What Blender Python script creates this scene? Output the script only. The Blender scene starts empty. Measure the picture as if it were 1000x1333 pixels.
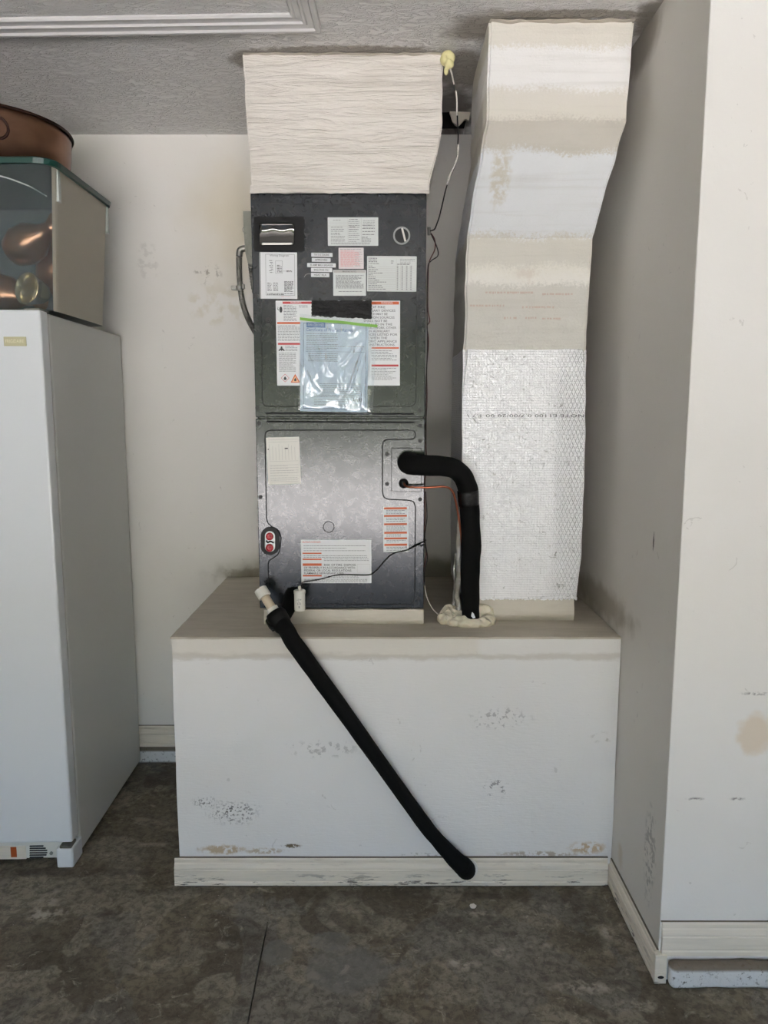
import bpy, bmesh, math, random
from mathutils import Vector, Matrix, noise
random.seed(7)
sc = bpy.context.scene
C = sc.collection
# ------------------------------------------------------------------ camera, world, sun, exposure
H = 1.42; F = 960.0; TILT = math.atan(130 / 960)
cd = bpy.data.cameras.new('camera'); cd.sensor_fit = 'VERTICAL'; cd.sensor_height = 36.0
cd.lens = 36.0 * F / 1333.0; cd.clip_start = 0.02; cd.clip_end = 300
cam = bpy.data.objects.new('camera', cd); C.objects.link(cam)
cam.location = (0, 0, H); cam.rotation_euler = (math.pi / 2 - TILT, 0, 0)
sc.camera = cam
wd = bpy.data.worlds.new('sky'); sc.world = wd; wd.use_nodes = True
wn = wd.node_tree; bg = wn.nodes['Background']
sk = wn.nodes.new('ShaderNodeTexSky'); sk.sky_type = 'NISHITA'; sk.sun_disc = False
sk.sun_elevation = math.radians(52); sk.sun_rotation = math.radians(-60)
wn.links.new(sk.outputs[0], bg.inputs[0]); bg.inputs[1].default_value = 0.14
sd = bpy.data.lights.new('sun', 'SUN'); sd.energy = 6.2; sd.angle = math.radians(0.6); sd.color = (1, .965, .95)
sun = bpy.data.objects.new('sun', sd); C.objects.link(sun)
sun.rotation_euler = Vector((.50, -.28, -1.0)).to_track_quat('-Z', 'Y').to_euler()
sc.view_settings.view_transform = 'Standard'; sc.view_settings.look = 'None'
sc.view_settings.gamma = 1; sc.view_settings.use_curve_mapping = False
sc.view_settings.exposure = 4.0
sc.cycles.max_bounces = 14; sc.cycles.diffuse_bounces = 7; sc.cycles.glossy_bounces = 6
sc.cycles.transmission_bounces = 10; sc.cycles.transparent_max_bounces = 16
sc.cycles.use_denoising = True

# ------------------------------------------------------------------ measuring helpers (pixel ray met with a real plane)
def ray(u, v):
    a = (u - 500) / F; b = (666.5 - v) / F
    return a, math.cos(TILT) + b * math.sin(TILT), -math.sin(TILT) + b * math.cos(TILT)
def at(u, v, Y):
    d = ray(u, v); t = Y / d[1]; return Vector((d[0] * t, Y, H + d[2] * t))
def atz(u, v, z):
    d = ray(u, v); t = (z - H) / d[2]; return Vector((d[0] * t, d[1] * t, z))
ZC = 2.4256          # ceiling
ZP = 0.7743          # platform top
YB = 2.856           # back wall
YP = 2.07            # platform front
XR = 0.690           # alcove side wall
YC = 1.687           # pillar face
YU = 2.204           # air handler front

# ------------------------------------------------------------------ materials
def srgb(r, g, b):
    f = lambda c: (c / 255 / 12.92) if c / 255 <= .04045 else ((c / 255 + .055) / 1.055) ** 2.4
    return (f(r), f(g), f(b), 1)
class Mat:
    def __init__(s, name, col, rough=.5, metal=0., **kw):
        s.m = bpy.data.materials.new(name); s.m.use_nodes = True
        s.t = s.m.node_tree; s.b = s.t.nodes['Principled BSDF']
        s.b.inputs['Base Color'].default_value = col; s.b.inputs['Roughness'].default_value = rough
        s.b.inputs['Metallic'].default_value = metal
        for k, v in kw.items(): s.b.inputs[k.replace('_', ' ')].default_value = v
        s.col = None; s.basecol = col; s.h = None
        s.co = s.t.nodes.new('ShaderNodeTexCoord').outputs['Object']
    def n(s, kind, **kw):
        x = s.t.nodes.new('ShaderNode' + kind)
        for k, v in kw.items():
            if hasattr(x, k) and k not in x.inputs: setattr(x, k, v)
            else:
                i = x.inputs[int(k[1:])] if k[0] == 'i' and k[1:].isdigit() else x.inputs[k]
                if hasattr(v, 'is_output') or isinstance(v, bpy.types.NodeSocket): s.t.links.new(v, i)
                else: i.default_value = v
        return x
    def link(s, a, b): s.t.links.new(a, b)
    def math(s, op, a, b=0.0, c=0.0, clamp=False):
        x = s.t.nodes.new('ShaderNodeMath'); x.operation = op; x.use_clamp = clamp
        for i, v in enumerate((a, b, c)):
            if isinstance(v, bpy.types.NodeSocket): s.t.links.new(v, x.inputs[i])
            else: x.inputs[i].default_value = v
        return x.outputs[0]
    def noise(s, scale=5, detail=4, rough=.5, dist=0., stretch=(1, 1, 1), off=(0, 0, 0)):
        mp = s.n('Mapping'); s.link(s.co, mp.inputs[0]); mp.inputs['Scale'].default_value = stretch
        mp.inputs['Location'].default_value = off
        x = s.t.nodes.new('ShaderNodeTexNoise'); s.link(mp.outputs[0], x.inputs['Vector'])
        x.inputs['Scale'].default_value = scale; x.inputs['Detail'].default_value = detail
        x.inputs['Roughness'].default_value = rough; x.inputs['Distortion'].default_value = dist
        return x.outputs[0]
    def voro(s, scale=20, feature='F1', stretch=(1, 1, 1), rnd=1.0):
        mp = s.n('Mapping'); s.link(s.co, mp.inputs[0]); mp.inputs['Scale'].default_value = stretch
        x = s.t.nodes.new('ShaderNodeTexVoronoi'); x.feature = feature; s.link(mp.outputs[0], x.inputs['Vector'])
        x.inputs['Scale'].default_value = scale; x.inputs['Randomness'].default_value = rnd
        return x.outputs[0]
    def step(s, v, lo, hi, a=0., b=1.):
        x = s.t.nodes.new('ShaderNodeMapRange'); x.interpolation_type = 'SMOOTHSTEP'
        s.link(v, x.inputs[0]); x.inputs[1].default_value = lo; x.inputs[2].default_value = hi
        x.inputs[3].default_value = a; x.inputs[4].default_value = b
        return x.outputs[0]
    def axis(s, k):
        x = s.t.nodes.new('ShaderNodeSeparateXYZ'); s.link(s.co, x.inputs[0]); return x.outputs[k]
    def mix(s, fac, col, mode='MIX'):
        x = s.t.nodes.new('ShaderNodeMix'); x.data_type = 'RGBA'; x.blend_type = mode
        if isinstance(fac, bpy.types.NodeSocket): s.link(fac, x.inputs[0])
        else: x.inputs[0].default_value = fac
        if s.col is None: x.inputs[6].default_value = s.basecol
        else: s.link(s.col, x.inputs[6])
        if isinstance(col, bpy.types.NodeSocket): s.link(col, x.inputs[7])
        else: x.inputs[7].default_value = col
        s.col = x.outputs[2]; s.link(s.col, s.b.inputs['Base Color'])
        return s
    def blob(s, c, r, col, strength=1., scale=None, lo=.45, hi=.55, inner=.5, detail=4, stretch=(1, 1, 1)):
        mp = s.t.nodes.new('ShaderNodeVectorMath'); mp.operation = 'SUBTRACT'; s.link(s.co, mp.inputs[0]); mp.inputs[1].default_value = c
        dv = s.t.nodes.new('ShaderNodeVectorMath'); dv.operation = 'DIVIDE'; s.link(mp.outputs[0], dv.inputs[0]); dv.inputs[1].default_value = r
        ln = s.t.nodes.new('ShaderNodeVectorMath'); ln.operation = 'LENGTH'; s.link(dv.outputs[0], ln.inputs[0])
        wob = s.noise(1.6 / max(min(r), .01) if min(r) < 5 else 3, 3)
        d = s.math('ADD', ln.outputs['Value'], s.math('MULTIPLY_ADD', wob, .7, -.35))
        m = s.step(d, inner, 1.0, 1., 0.)
        if scale: m = s.math('MULTIPLY', m, s.step(s.noise(scale, detail, .6, 0, stretch), lo, hi))
        return s.mix(s.math('MULTIPLY', m, strength), col)
    def bump(s, height, strength=.3, dist=.002):
        x = s.t.nodes.new('ShaderNodeBump'); x.inputs['Strength'].default_value = strength
        x.inputs['Distance'].default_value = dist; s.link(height, x.inputs['Height'])
        if s.h is not None: s.link(s.h, x.inputs['Normal'])
        s.h = x.outputs[0]; s.link(s.h, s.b.inputs['Normal']); return s
    def roughmap(s, v, a, b):
        s.link(s.step(v, .3, .7, a, b), s.b.inputs['Roughness']); return s

def wallpaint(name, col, scuffs=True):
    m = Mat(name, col, .62)
    m.mix(m.step(m.noise(1.6, 3), .35, .75, 0, .16), srgb(196, 188, 172))
    if scuffs:
        m.mix(m.math('MULTIPLY', m.step(m.noise(55, 5, .7), .67, .715), m.step(m.noise(4.5, 3), .55, .68, 0, .6)), srgb(140, 136, 132))
        m.mix(m.math('MULTIPLY', m.step(m.noise(26, 4, .6, 1.5), .69, .72), .3), srgb(165, 160, 155))
    m.bump(m.noise(110, 3, .6), .22, .002); m.bump(m.noise(9, 3), .12, .006)
    return m
W = srgb(232, 229, 224)
mBack = wallpaint('back_wall_paint', W)
mBack.blob((-.55, YB, 2.12), (.26, 2, .34), srgb(216, 206, 184), .8, inner=0)
mBack.blob((-.66, YB, 1.93), (.06, 2, .05), srgb(150, 142, 128), .8, 45, .5, .62)
mBack.blob((-.62, YB, 1.82), (.16, 2, .10), srgb(214, 207, 190), .6, 20, .45, .6)
mBack.blob((-.88, YB, 1.98), (.05, 2, .09), srgb(190, 186, 180), .35, 40, .5, .6)
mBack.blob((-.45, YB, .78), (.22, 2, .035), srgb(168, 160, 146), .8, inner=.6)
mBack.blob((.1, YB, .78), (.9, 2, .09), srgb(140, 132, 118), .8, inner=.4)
mAlc = wallpaint('side_wall_paint', srgb(222, 218, 212))
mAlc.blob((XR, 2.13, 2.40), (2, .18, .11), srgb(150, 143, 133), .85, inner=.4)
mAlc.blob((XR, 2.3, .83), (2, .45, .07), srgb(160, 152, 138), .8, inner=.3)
mAlc.blob((XR, 1.86, 1.09), (2, .006, .03), srgb(60, 58, 56), .9)
mAlc.blob((XR, 1.78, .28), (2, .05, .16), srgb(120, 118, 115), .55, 60, .5, .58)
mAlc.blob((XR, 2.0, .14), (2, .03, .05), srgb(196, 182, 158), .6, inner=.2)
mPil = wallpaint('pillar_paint', srgb(236, 234, 231))
pc = at(985, 955, YC); mPil.blob(tuple(pc), (.055, 2, .065), srgb(222, 208, 190), .9, inner=.55)
for a, b, w in ((985, 903, .05), (905, 1040, .03), (960, 1040, .025)):
    q = at(a, b, YC); mPil.blob(tuple(q), (w, 2, .006), srgb(110, 106, 104), .8, 70, .42, .55, inner=.1)
mPil.blob((1.02, YC, 1.0), (.02, 2, .3), srgb(190, 188, 190), .25, inner=.2)
mPlain = wallpaint('garage_wall_paint', srgb(160, 156, 150), False)
mPlat = wallpaint('platform_paint', srgb(234, 233, 232))
def pb(u, v, ru, rv, col, st=.9, sc_=None, lo=.45, hi=.55, inner=.4):
    q = at(u, v, YP); k = 2.07 / 960
    mPlat.blob((q.x, YP, q.z), (ru * k, 2, rv * k), col, st, sc_, lo, hi, inner)
pb(305, 1058, 48, 24, srgb(70, 68, 66), .85, 150, .53, .58, .1)
pb(268, 1045, 26, 12, srgb(80, 78, 76), .75, 160, .54, .58, .1)
pb(290, 1106, 42, 9, srgb(190, 168, 134), .9, 60, .38, .55)
pb(380, 1101, 16, 4, srgb(110, 92, 60), .95, 70, .42, .5)
pb(345, 1108, 36, 6, srgb(186, 168, 142), .8, 70, .42, .55)
pb(765, 1104, 34, 12, srgb(196, 172, 140), .95, 60, .4, .52)
pb(700, 1112, 70, 6, srgb(176, 160, 140), .8, 60, .45, .55)
pb(545, 1116, 40, 9, srgb(120, 115, 110), .6, 90, .52, .58)
pb(420, 975, 60, 16, srgb(150, 148, 148), .5, 60, .52, .6)
pb(650, 935, 50, 20, srgb(140, 138, 138), .55, 70, .55, .6)
pb(645, 1025, 22, 20, srgb(120, 118, 118), .7, 80, .56, .6)
pb(785, 960, 20, 10, srgb(170, 164, 155), .6, 40, .5, .6)
# painted caulk band under the rim
zz = mPlat.math('ADD', mPlat.axis(2), mPlat.math('MULTIPLY_ADD', mPlat.noise(14, 4, .6, 0, (1, 1, 3)), .035, -.0175))
band = mPlat.step(zz, .705, .722); xx = mPlat.step(mPlat.axis(0), .26, .29, 1., .35)
mPlat.mix(mPlat.math('MULTIPLY', mPlat.math('MULTIPLY', band, xx), .75), srgb(222, 216, 205))
mPlat.mix(mPlat.math('MULTIPLY', mPlat.math('MULTIPLY', mPlat.step(zz, .700, .712), mPlat.step(zz, .716, .73, 1, 0)), .5), srgb(188, 180, 168))
mPlat.bump(mPlat.noise(30, 4, .6, 0, (1, 1, 6)), .35, .003)
mTop = Mat('taupe_duct_sealant', srgb(206, 198, 184), .6)
mTop.mix(mTop.step(mTop.noise(7, 5, .6, 0, (1, 5, 1)), .35, .7, 0, .6), srgb(184, 176, 161))
mTop.bump(mTop.noise(40, 4, .6, 0, (1, 5, 1)), .4, .003)
mCeil = Mat('knockdown_ceiling', srgb(243, 241, 239), .5)
nz = mCeil.noise(26, 5, .62, .9, (.8, 2.3, 1)); rid = mCeil.math('ABSOLUTE', mCeil.math('SUBTRACT', nz, .5))
for c, r in (((-.36, 2.29, ZC), (.10, .09, 1)), ((-.1, 2.225, ZC), (.33, .035, 1)), ((.33, 2.10, ZC), (.20, .10, 1)),
             ((.50, 2.035, ZC), (.24, .028, 1)), ((.70, 2.04, ZC), (.07, .12, 1)), ((.23, 2.35, ZC), (.09, .16, 1))):
    mCeil.blob(c, r, srgb(158, 150, 138), .9, inner=.6)
mCeil.blob((.22, 2.7, ZC), (.10, .3, 1), srgb(122, 112, 102), .9, inner=.6)  # smeared mastic, with the shade between the ducts painted in
mCeil.bump(mCeil.step(rid, 0, .07, 1, 0), .9, .006); mCeil.bump(mCeil.noise(90, 4, .7), .3, .002)
mTrim = Mat('white_trim_paint', srgb(232, 224, 210), .5)
mTrim.mix(mTrim.step(mTrim.noise(12, 5, .6, 0, (.3, .3, 5)), .4, .75, 0, .5), srgb(205, 199, 186))
mTrim.bump(mTrim.noise(60, 3, .6, 0, (.3, .3, 3)), .2, .002)
mBase = Mat('scuffed_baseboard_paint', srgb(232, 223, 207), .5)
mBase.mix(mBase.step(mBase.noise(10, 5, .6, 0, (.25, .25, 6)), .4, .8, 0, .7), srgb(200, 192, 177))
dirt = mBase.math('MULTIPLY', mBase.step(mBase.noise(34, 6, .7, 0, (.35, .35, 2.5)), .55, .62), mBase.step(mBase.axis(2), 0.0, .055, 1, .12))
mBase.mix(dirt, srgb(70, 62, 54)); mBase.bump(mBase.noise(60, 3, .6, 0, (.3, .3, 4)), .3, .002)
mHatchTrim = Mat('hatch_trim_paint', srgb(214, 212, 211), .45); mHatchTrim.bump(mHatchTrim.noise(50, 3), .1, .002)
mCurb = Mat('painted_footing', srgb(226, 227, 228), .6)
mCurb.mix(mCurb.math('MULTIPLY', mCurb.step(mCurb.noise(85, 6, .75), .56, .60), mCurb.step(mCurb.noise(9, 3), .4, .6, .3, 1)), srgb(90, 84, 78))
mCurb.mix(mCurb.step(mCurb.axis(2), .044, .054, 0, .92), srgb(104, 88, 66)); mCurb.mix(mCurb.step(mCurb.axis(2), 0, .008, .8, 0), srgb(88, 80, 72))
mCurb.bump(mCurb.noise(80, 5, .7), .8, .004)
# floor: worn, stained concrete
mFloor = Mat('stained_concrete', srgb(124, 114, 96), .6, Specular_IOR_Level=.3)
mFloor.mix(mFloor.step(mFloor.noise(2.2, 6, .62, .8), .38, .62), srgb(94, 85, 71))
mFloor.mix(mFloor.step(mFloor.noise(3.2, 4, .5, 1.2, off=(3, 1, 0)), .50, .53, 0, .7), srgb(146, 138, 122))
mFloor.mix(mFloor.step(mFloor.noise(2.6, 5, .55, 1.0, off=(7, 5, 0)), .53, .55, 0, .6), srgb(120, 116, 108))
mFloor.mix(mFloor.step(mFloor.noise(11, 6, .65, .6), .46, .66, 0, .5), srgb(72, 64, 51))
mFloor.mix(mFloor.step(mFloor.noise(48, 7, .75, .5, off=(4, 4, 0)), .42, .62, 0, .6), srgb(60, 53, 43))
mFloor.mix(mFloor.step(mFloor.noise(30, 8, .8, .5, off=(8, 1, 0)), .55, .72, 0, .5), srgb(176, 168, 150))
mFloor.mix(mFloor.step(mFloor.noise(17, 8, .72, 1.0, off=(2, 9, 0)), .58, .70, 0, .6), srgb(176, 168, 152))
mFloor.mix(mFloor.step(mFloor.noise(140, 4, .6), .64, .70, 0, .7), srgb(48, 42, 37))
mFloor.mix(mFloor.math('MULTIPLY', mFloor.step(mFloor.noise(95, 3, .5, 0, off=(5, 5, 5)), .70, .73), mFloor.step(mFloor.noise(5, 2, off=(1, 2, 3)), .45, .6)), srgb(168, 160, 150))
for u, v, rx, ry, st in ((65, 1190, .10, .05, .6), (60, 1180, .05, .12, .5), (290, 1230, .09, .025, .4), (250, 1080, .12, .03, .45), (200, 1100, .09, .02, .5),
                     (655, 1240, .035, .03, .8), (600, 1255, .06, .035, .75), (760, 1190, .05, .03, .55), (790, 1215, .03, .035, .7),
                     (760, 1285, .12, .03, .7), (620, 1190, .09, .02, .5), (700, 1230, .06, .02, .5), (830, 1310, .08, .03, .6)):
    q = atz(u, v, 0); mFloor.blob(tuple(q), (rx, ry, 1), srgb(182, 173, 158), st, 34, .42, .6, .2)
for u, v, rx, ry in ((450, 1260, .12, .09), (430, 1225, .06, .04), (360, 1240, .05, .05)):
    q = atz(u, v, 0); mFloor.blob(tuple(q), (rx, ry, 1), srgb(122, 121, 116), .45, inner=.8)
for u, v, rx, ry in ((130, 1190, .07, .03), (230, 1160, .25, .02), (320, 1225, .1, .05), (520, 1165, .6, .03), (760, 1175, .1, .12), (200, 1010, .2, .1), (60, 1135, .5, .03)):
    q = atz(u, v, 0); mFloor.blob(tuple(q), (rx, ry, 1), srgb(58, 50, 42), .6, 8, .3, .6, .3)
mFloor.roughmap(mFloor.noise(6, 4), .5, .75)
mFloor.bump(mFloor.noise(120, 5, .6), .5, .003); mFloor.bump(mFloor.noise(14, 5, .6), .25, .004)
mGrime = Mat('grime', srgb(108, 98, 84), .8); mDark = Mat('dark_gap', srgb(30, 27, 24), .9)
mFridge = Mat('white_enamel', srgb(226, 230, 234), .28, Coat_Weight=.2); mFridge.bump(mFridge.noise(160, 2), .06, .001)
mFridgeShade = Mat('shaded_white_enamel', srgb(205, 206, 202), .4); mFridgeShade.bump(mFridgeShade.noise(160, 2), .15, .001)  # the door's white enamel again, darkened for the side's grazing light
mGasket = Mat('grey_gasket', srgb(150, 148, 142), .6); mKick = Mat('cream_plastic', srgb(220, 220, 214), .45)
mAmber = Mat('rust_orange_plastic', srgb(176, 84, 40), .4); mSteel = Mat('dull_steel', srgb(150, 148, 142), .42, .85)
mSteel.mix(mSteel.step(mSteel.noise(60, 4), .4, .7, 0, .5), srgb(110, 108, 100))
mGold = Mat('pale_gold_badge', srgb(205, 200, 165), .35, .35); mInkGold = Mat('gold_print', srgb(238, 234, 208), .4)
mUnit = Mat('slate_powder_coat', srgb(31, 36, 40), .16, Specular_IOR_Level=.72)
mUnit.bump(mUnit.noise(210, 4, .65), .16, .001); mUnit.bump(mUnit.noise(20, 4, .6, .6), .05, .003)
mUnit.link(mUnit.step(mUnit.noise(420, 4, .7), .35, .65, .13, .19), mUnit.b.inputs['Roughness'])
mUnit.link(mUnit.math('MULTIPLY_ADD', mUnit.noise(34, 9, .85, .8), 1.0, .08), mUnit.b.inputs['Specular IOR Level'])
mUnitDark = Mat('dark_slate_and_groove_shade', srgb(20, 22, 25), .45, Specular_IOR_Level=.3)
mBlk = Mat('black_plastic', srgb(8, 8, 9), .4, Specular_IOR_Level=.25); mRub = Mat('black_foam_insulation', srgb(5, 5, 5), .85, Specular_IOR_Level=.25)
mRub.bump(mRub.noise(40, 4, .6), .25, .003)
mTape = Mat('black_tape', srgb(12, 12, 14), .22); mTape.bump(mTape.noise(60, 6, .7, 1.2, (1, 1, 2.5)), .8, .004)
mClear = Mat('clear_cover', srgb(120, 118, 114), .07, .9); mClear.bump(mClear.noise(14, 2), .15, .006)
mScrew = Mat('screw_metal', srgb(24, 24, 26), .4, .3); mRing = Mat('ring_metal', srgb(150, 152, 150), .35, .7)
mLab = Mat('white_label', srgb(226, 228, 230), .4); mLabC = Mat('cream_label', srgb(224, 222, 214), .4)
mLabP = Mat('pinkish_label', srgb(222, 214, 214), .4); mLabB = Mat('table_label', srgb(214, 218, 216), .4)
for m_ in (mLab, mLabC): m_.bump(m_.noise(90, 4), .12, .001)
mInk = Mat('black_print', srgb(40, 42, 46), .5); mInkG = Mat('grey_print', srgb(104, 106, 110), .5)
mInkL = Mat('faint_print', srgb(186, 184, 180), .5)
mInkP = Mat('rose_print', srgb(216, 150, 152), .5); mOr = Mat('orange_print', srgb(206, 92, 44), .5); mRed = Mat('red_print', srgb(196, 62, 66), .5)
mRed2 = Mat('red_plug', srgb(176, 26, 38), .35); mPaper = Mat('blue_tinted_paper', srgb(190, 206, 220), .6)
mBlue = Mat('blue_print', srgb(40, 96, 160), .5); mNavy = Mat('navy_print', srgb(70, 92, 120), .5)
mTan = Mat('tan_print', srgb(236, 190, 150), .5); mGreen = Mat('green_zip', srgb(122, 178, 62), .35)
mCop = Mat('copper', srgb(190, 112, 84), .3, .85); mCop.bump(mCop.noise(90, 3), .1, .001)
mTub = Mat('copper_tub_paint', srgb(142, 108, 88), .34, .85)
mTub.mix(mTub.step(mTub.noise(5, 4, .6, .5), .4, .65, 0, .6), srgb(104, 76, 64)); mTub.bump(mTub.noise(20, 4), .15, .003)
mTubRim = Mat('dark_copper_rim', srgb(66, 42, 36), .4, .6); mBrass = Mat('pale_brass', srgb(232, 214, 176), .25, .85)
mBrz = Mat('bronze', srgb(206, 150, 116), .28, .85)
mLid = Mat('teal_plastic', srgb(18, 66, 58), .35)
mPVC = Mat('white_pvc', srgb(226, 224, 216), .35); mPVCt = Mat('tan_pvc', srgb(206, 192, 168), .4)
mFoam = Mat('cream_expanding_foam', srgb(232, 223, 202), .4, Subsurface_Weight=.05); mFoam.bump(mFoam.voro(42), .8, .008)
mFoamY = Mat('yellow_expanding_foam', srgb(230, 222, 166), .45); mFoamY.bump(mFoamY.noise(60, 3), .4, .004)
mWireB = Mat('black_wire', srgb(16, 15, 15), .5); mWireR = Mat('brown_red_wire', srgb(92, 42, 36), .5); mWireW = Mat('white_wire', srgb(205, 200, 190), .5)
mGray = Mat('junction_box_grey', srgb(132, 132, 122), .5, .3); mGray.mix(mGray.step(mGray.noise(50, 5), .5, .65, 0, .6), srgb(100, 98, 88))
# brushed mastic on the plenum
mMas = Mat('brushed_mastic', srgb(234, 228, 220), .5)
mMas.mix(mMas.step(mMas.noise(7, 6, .65, 1.2, (.4, 1, 2.6)), .45, .72, 0, .6), srgb(212, 204, 193))
mMas.bump(mMas.noise(13, 7, .6, 1.6, (.3, 1, 3.2)), 1.0, .010); mMas.bump(mMas.noise(9, 4, .6), .35, .008)
mSeal = Mat('putty_coat', srgb(212, 206, 194), .55); mSeal.mix(mSeal.step(mSeal.noise(9, 5, .6, .5, (.4, 1, 2)), .4, .7, 0, .6), srgb(188, 180, 166)); mSeal.bump(mSeal.noise(20, 5, .6, .8, (.4, 1, 2)), .5, .005)
# coats of paint and mastic on the supply duct
mDuct = Mat('patched_duct_paint', srgb(205, 200, 188), .55)
zd = mDuct.math('ADD', mDuct.axis(2), mDuct.math('MULTIPLY_ADD', mDuct.noise(7, 2, .5), .05, -.025))
zd = mDuct.math('ADD', zd, mDuct.math('MULTIPLY_ADD', mDuct.noise(150, 3, .7), .06, -.03))
def zY(v): return at(700, v, 2.066 if v < 157 else (2.066 + (v - 157) / 150 * .171 if v < 307 else 2.237)).z
stops = [(465, srgb(208, 205, 197)), (372, srgb(208, 205, 197)), (364, srgb(232, 229, 222)), (350, srgb(228, 224, 214)), (340, srgb(210, 206, 196)), (312, srgb(210, 206, 196)),
         (304, srgb(226, 228, 230)), (205, srgb(228, 230, 232)), (196, srgb(209, 204, 194)), (160, srgb(206, 200, 189)), (152, srgb(222, 217, 206)), (122, srgb(222, 217, 208)),
         (112, srgb(238, 236, 234)), (66, srgb(240, 238, 236)), (58, srgb(226, 221, 211)), (27, srgb(228, 223, 213))]
cr = mDuct.t.nodes.new('ShaderNodeValToRGB'); lo_, hi_ = 1.55, 2.46
mDuct.link(mDuct.step(zd, lo_, hi_), cr.inputs[0]); cr.inputs[0].links[0].from_node.interpolation_type = 'LINEAR'
el = cr.color_ramp.elements
while len(el) > 1: el.remove(el[-1])
for i, (v, c) in enumerate(stops):
    p = (zY(v) - lo_) / (hi_ - lo_)
    e = el[0] if i == 0 else el.new(p)
    e.position = p; e.color = c
mDuct.mix(1.0, cr.outputs[0])
q = at(652, 228, 2.14); mDuct.blob(tuple(q), (.035, 2, .09), srgb(206, 200, 186), .9, 60, .35, .6, .5)
q = at(686, 358, 2.237); mDuct.blob(tuple(q), (.045, 2, .035), srgb(208, 196, 184), .6, 40, .35, .6, .2)
mDuct.mix(mDuct.math('MULTIPLY', mDuct.step(mDuct.noise(9, 6, .6, .3, (.2, 1, 5)), .5, .7), .22), srgb(186, 182, 172))
mDuct.bump(mDuct.noise(22, 6, .6, .3, (.3, 1, 3)), .3, .004); mDuct.bump(mDuct.noise(150, 4, .7), .5, .002)
# scrim reinforced foil facing
mFoil = Mat('scrim_foil', srgb(248, 248, 250), .33, .6)
def lines(m, k, freq, w=.82, rot=0):
    if rot: a = m.math('ADD', m.axis(0), m.math('MULTIPLY', m.axis(2), rot))
    else: a = m.axis(k)
    a = m.math('ADD', a, m.math('MULTIPLY', m.noise(9, 2), .006))
    return m.step(m.math('SINE', m.math('MULTIPLY', a, freq)), w, 1.0)
g = mFoil.math('MAXIMUM', lines(mFoil, 2, 2 * math.pi / .0075), lines(mFoil, 0, 2 * math.pi / .0085))
right = mFoil.step(mFoil.axis(0), .50, .57)
dg = mFoil.math('MAXIMUM', lines(mFoil, 0, 2 * math.pi / .012, .7, .45), lines(mFoil, 0, 2 * math.pi / .012, .7, -.45))
mFoil.mix(mFoil.math('MULTIPLY', lines(mFoil, 2, 2 * math.pi / .0072), .35), srgb(170, 172, 176))
mFoil.mix(mFoil.step(mFoil.noise(40, 5, .7, .8), .60, .70, 0, .7), srgb(140, 138, 136))
mFoil.bump(g, .5, .0015); mFoil.bump(mFoil.math('MULTIPLY', dg, right), 1.0, .004)
mFoil.bump(mFoil.noise(60, 6, .7, .8), .9, .004); mFoil.bump(mFoil.noise(12, 4, .6), .5, .010)
mFoilS = Mat('crumpled_foil_tape', srgb(190, 190, 186), .3, .85); mFoilS.bump(mFoilS.noise(40, 6, .7, 1), .9, .006)
mFoilS.mix(mFoilS.step(mFoilS.noise(30, 4), .45, .6, 0, .8), srgb(160, 154, 140))
# clear bag film, tote plastic
def film(name, tint, gl, diff, rough, bumpf):
    m = bpy.data.materials.new(name); m.use_nodes = True; t = m.node_tree
    for n_ in list(t.nodes): t.nodes.remove(n_)
    o = t.nodes.new('ShaderNodeOutputMaterial'); tr = t.nodes.new('ShaderNodeBsdfTransparent'); tr.inputs[0].default_value = tint
    gg = t.nodes.new('ShaderNodeBsdfGlossy'); gg.inputs['Roughness'].default_value = rough; gg.inputs[0].default_value = (1, 1, 1, 1)
    df = t.nodes.new('ShaderNodeBsdfDiffuse'); df.inputs[0].default_value = (.85, .9, .92, 1)
    m1 = t.nodes.new('ShaderNodeMixShader'); m1.inputs[0].default_value = diff; m2 = t.nodes.new('ShaderNodeMixShader')
    lw = t.nodes.new('ShaderNodeFresnel'); lw.inputs[0].default_value = gl
    t.links.new(tr.outputs[0], m1.inputs[1]); t.links.new(df.outputs[0], m1.inputs[2])
    t.links.new(lw.outputs[0], m2.inputs[0]); t.links.new(m1.outputs[0], m2.inputs[1]); t.links.new(gg.outputs[0], m2.inputs[2])
    co = t.nodes.new('ShaderNodeTexCoord'); mp = t.nodes.new('ShaderNodeMapping'); mp.inputs['Scale'].default_value = (1, 1, .35)
    nn = t.nodes.new('ShaderNodeTexNoise'); nn.inputs['Scale'].default_value = bumpf; nn.inputs['Detail'].default_value = 4; nn.inputs['Distortion'].default_value = .8
    bb = t.nodes.new('ShaderNodeBump'); bb.inputs['Strength'].default_value = .9; bb.inputs['Distance'].default_value = .008
    t.links.new(co.outputs['Object'], mp.inputs[0]); t.links.new(mp.outputs[0], nn.inputs[0]); t.links.new(nn.outputs[0], bb.inputs['Height'])
    for x in (gg, df, lw): t.links.new(bb.outputs[0], x.inputs['Normal'])
    t.links.new(m2.outputs[0], o.inputs[0])
    class X: pass
    x = X(); x.m = m; return x
mFilm = film('clear_bag_film', (.95, .98, 1, 1), 1.85, .09, .16, 26)
mTote = Mat('frosted_tote_plastic', srgb(202, 210, 212), .14, Transmission_Weight=.93, IOR=1.15)
mTote.bump(mTote.noise(6, 2), .2, .01)
mTote2 = Mat('tote_ridge_and_highlight', srgb(196, 204, 200), .35)
mSide = Mat('hazy_tote_side', srgb(214, 208, 194), .5, Transmission_Weight=.3, IOR=1.2)

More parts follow.
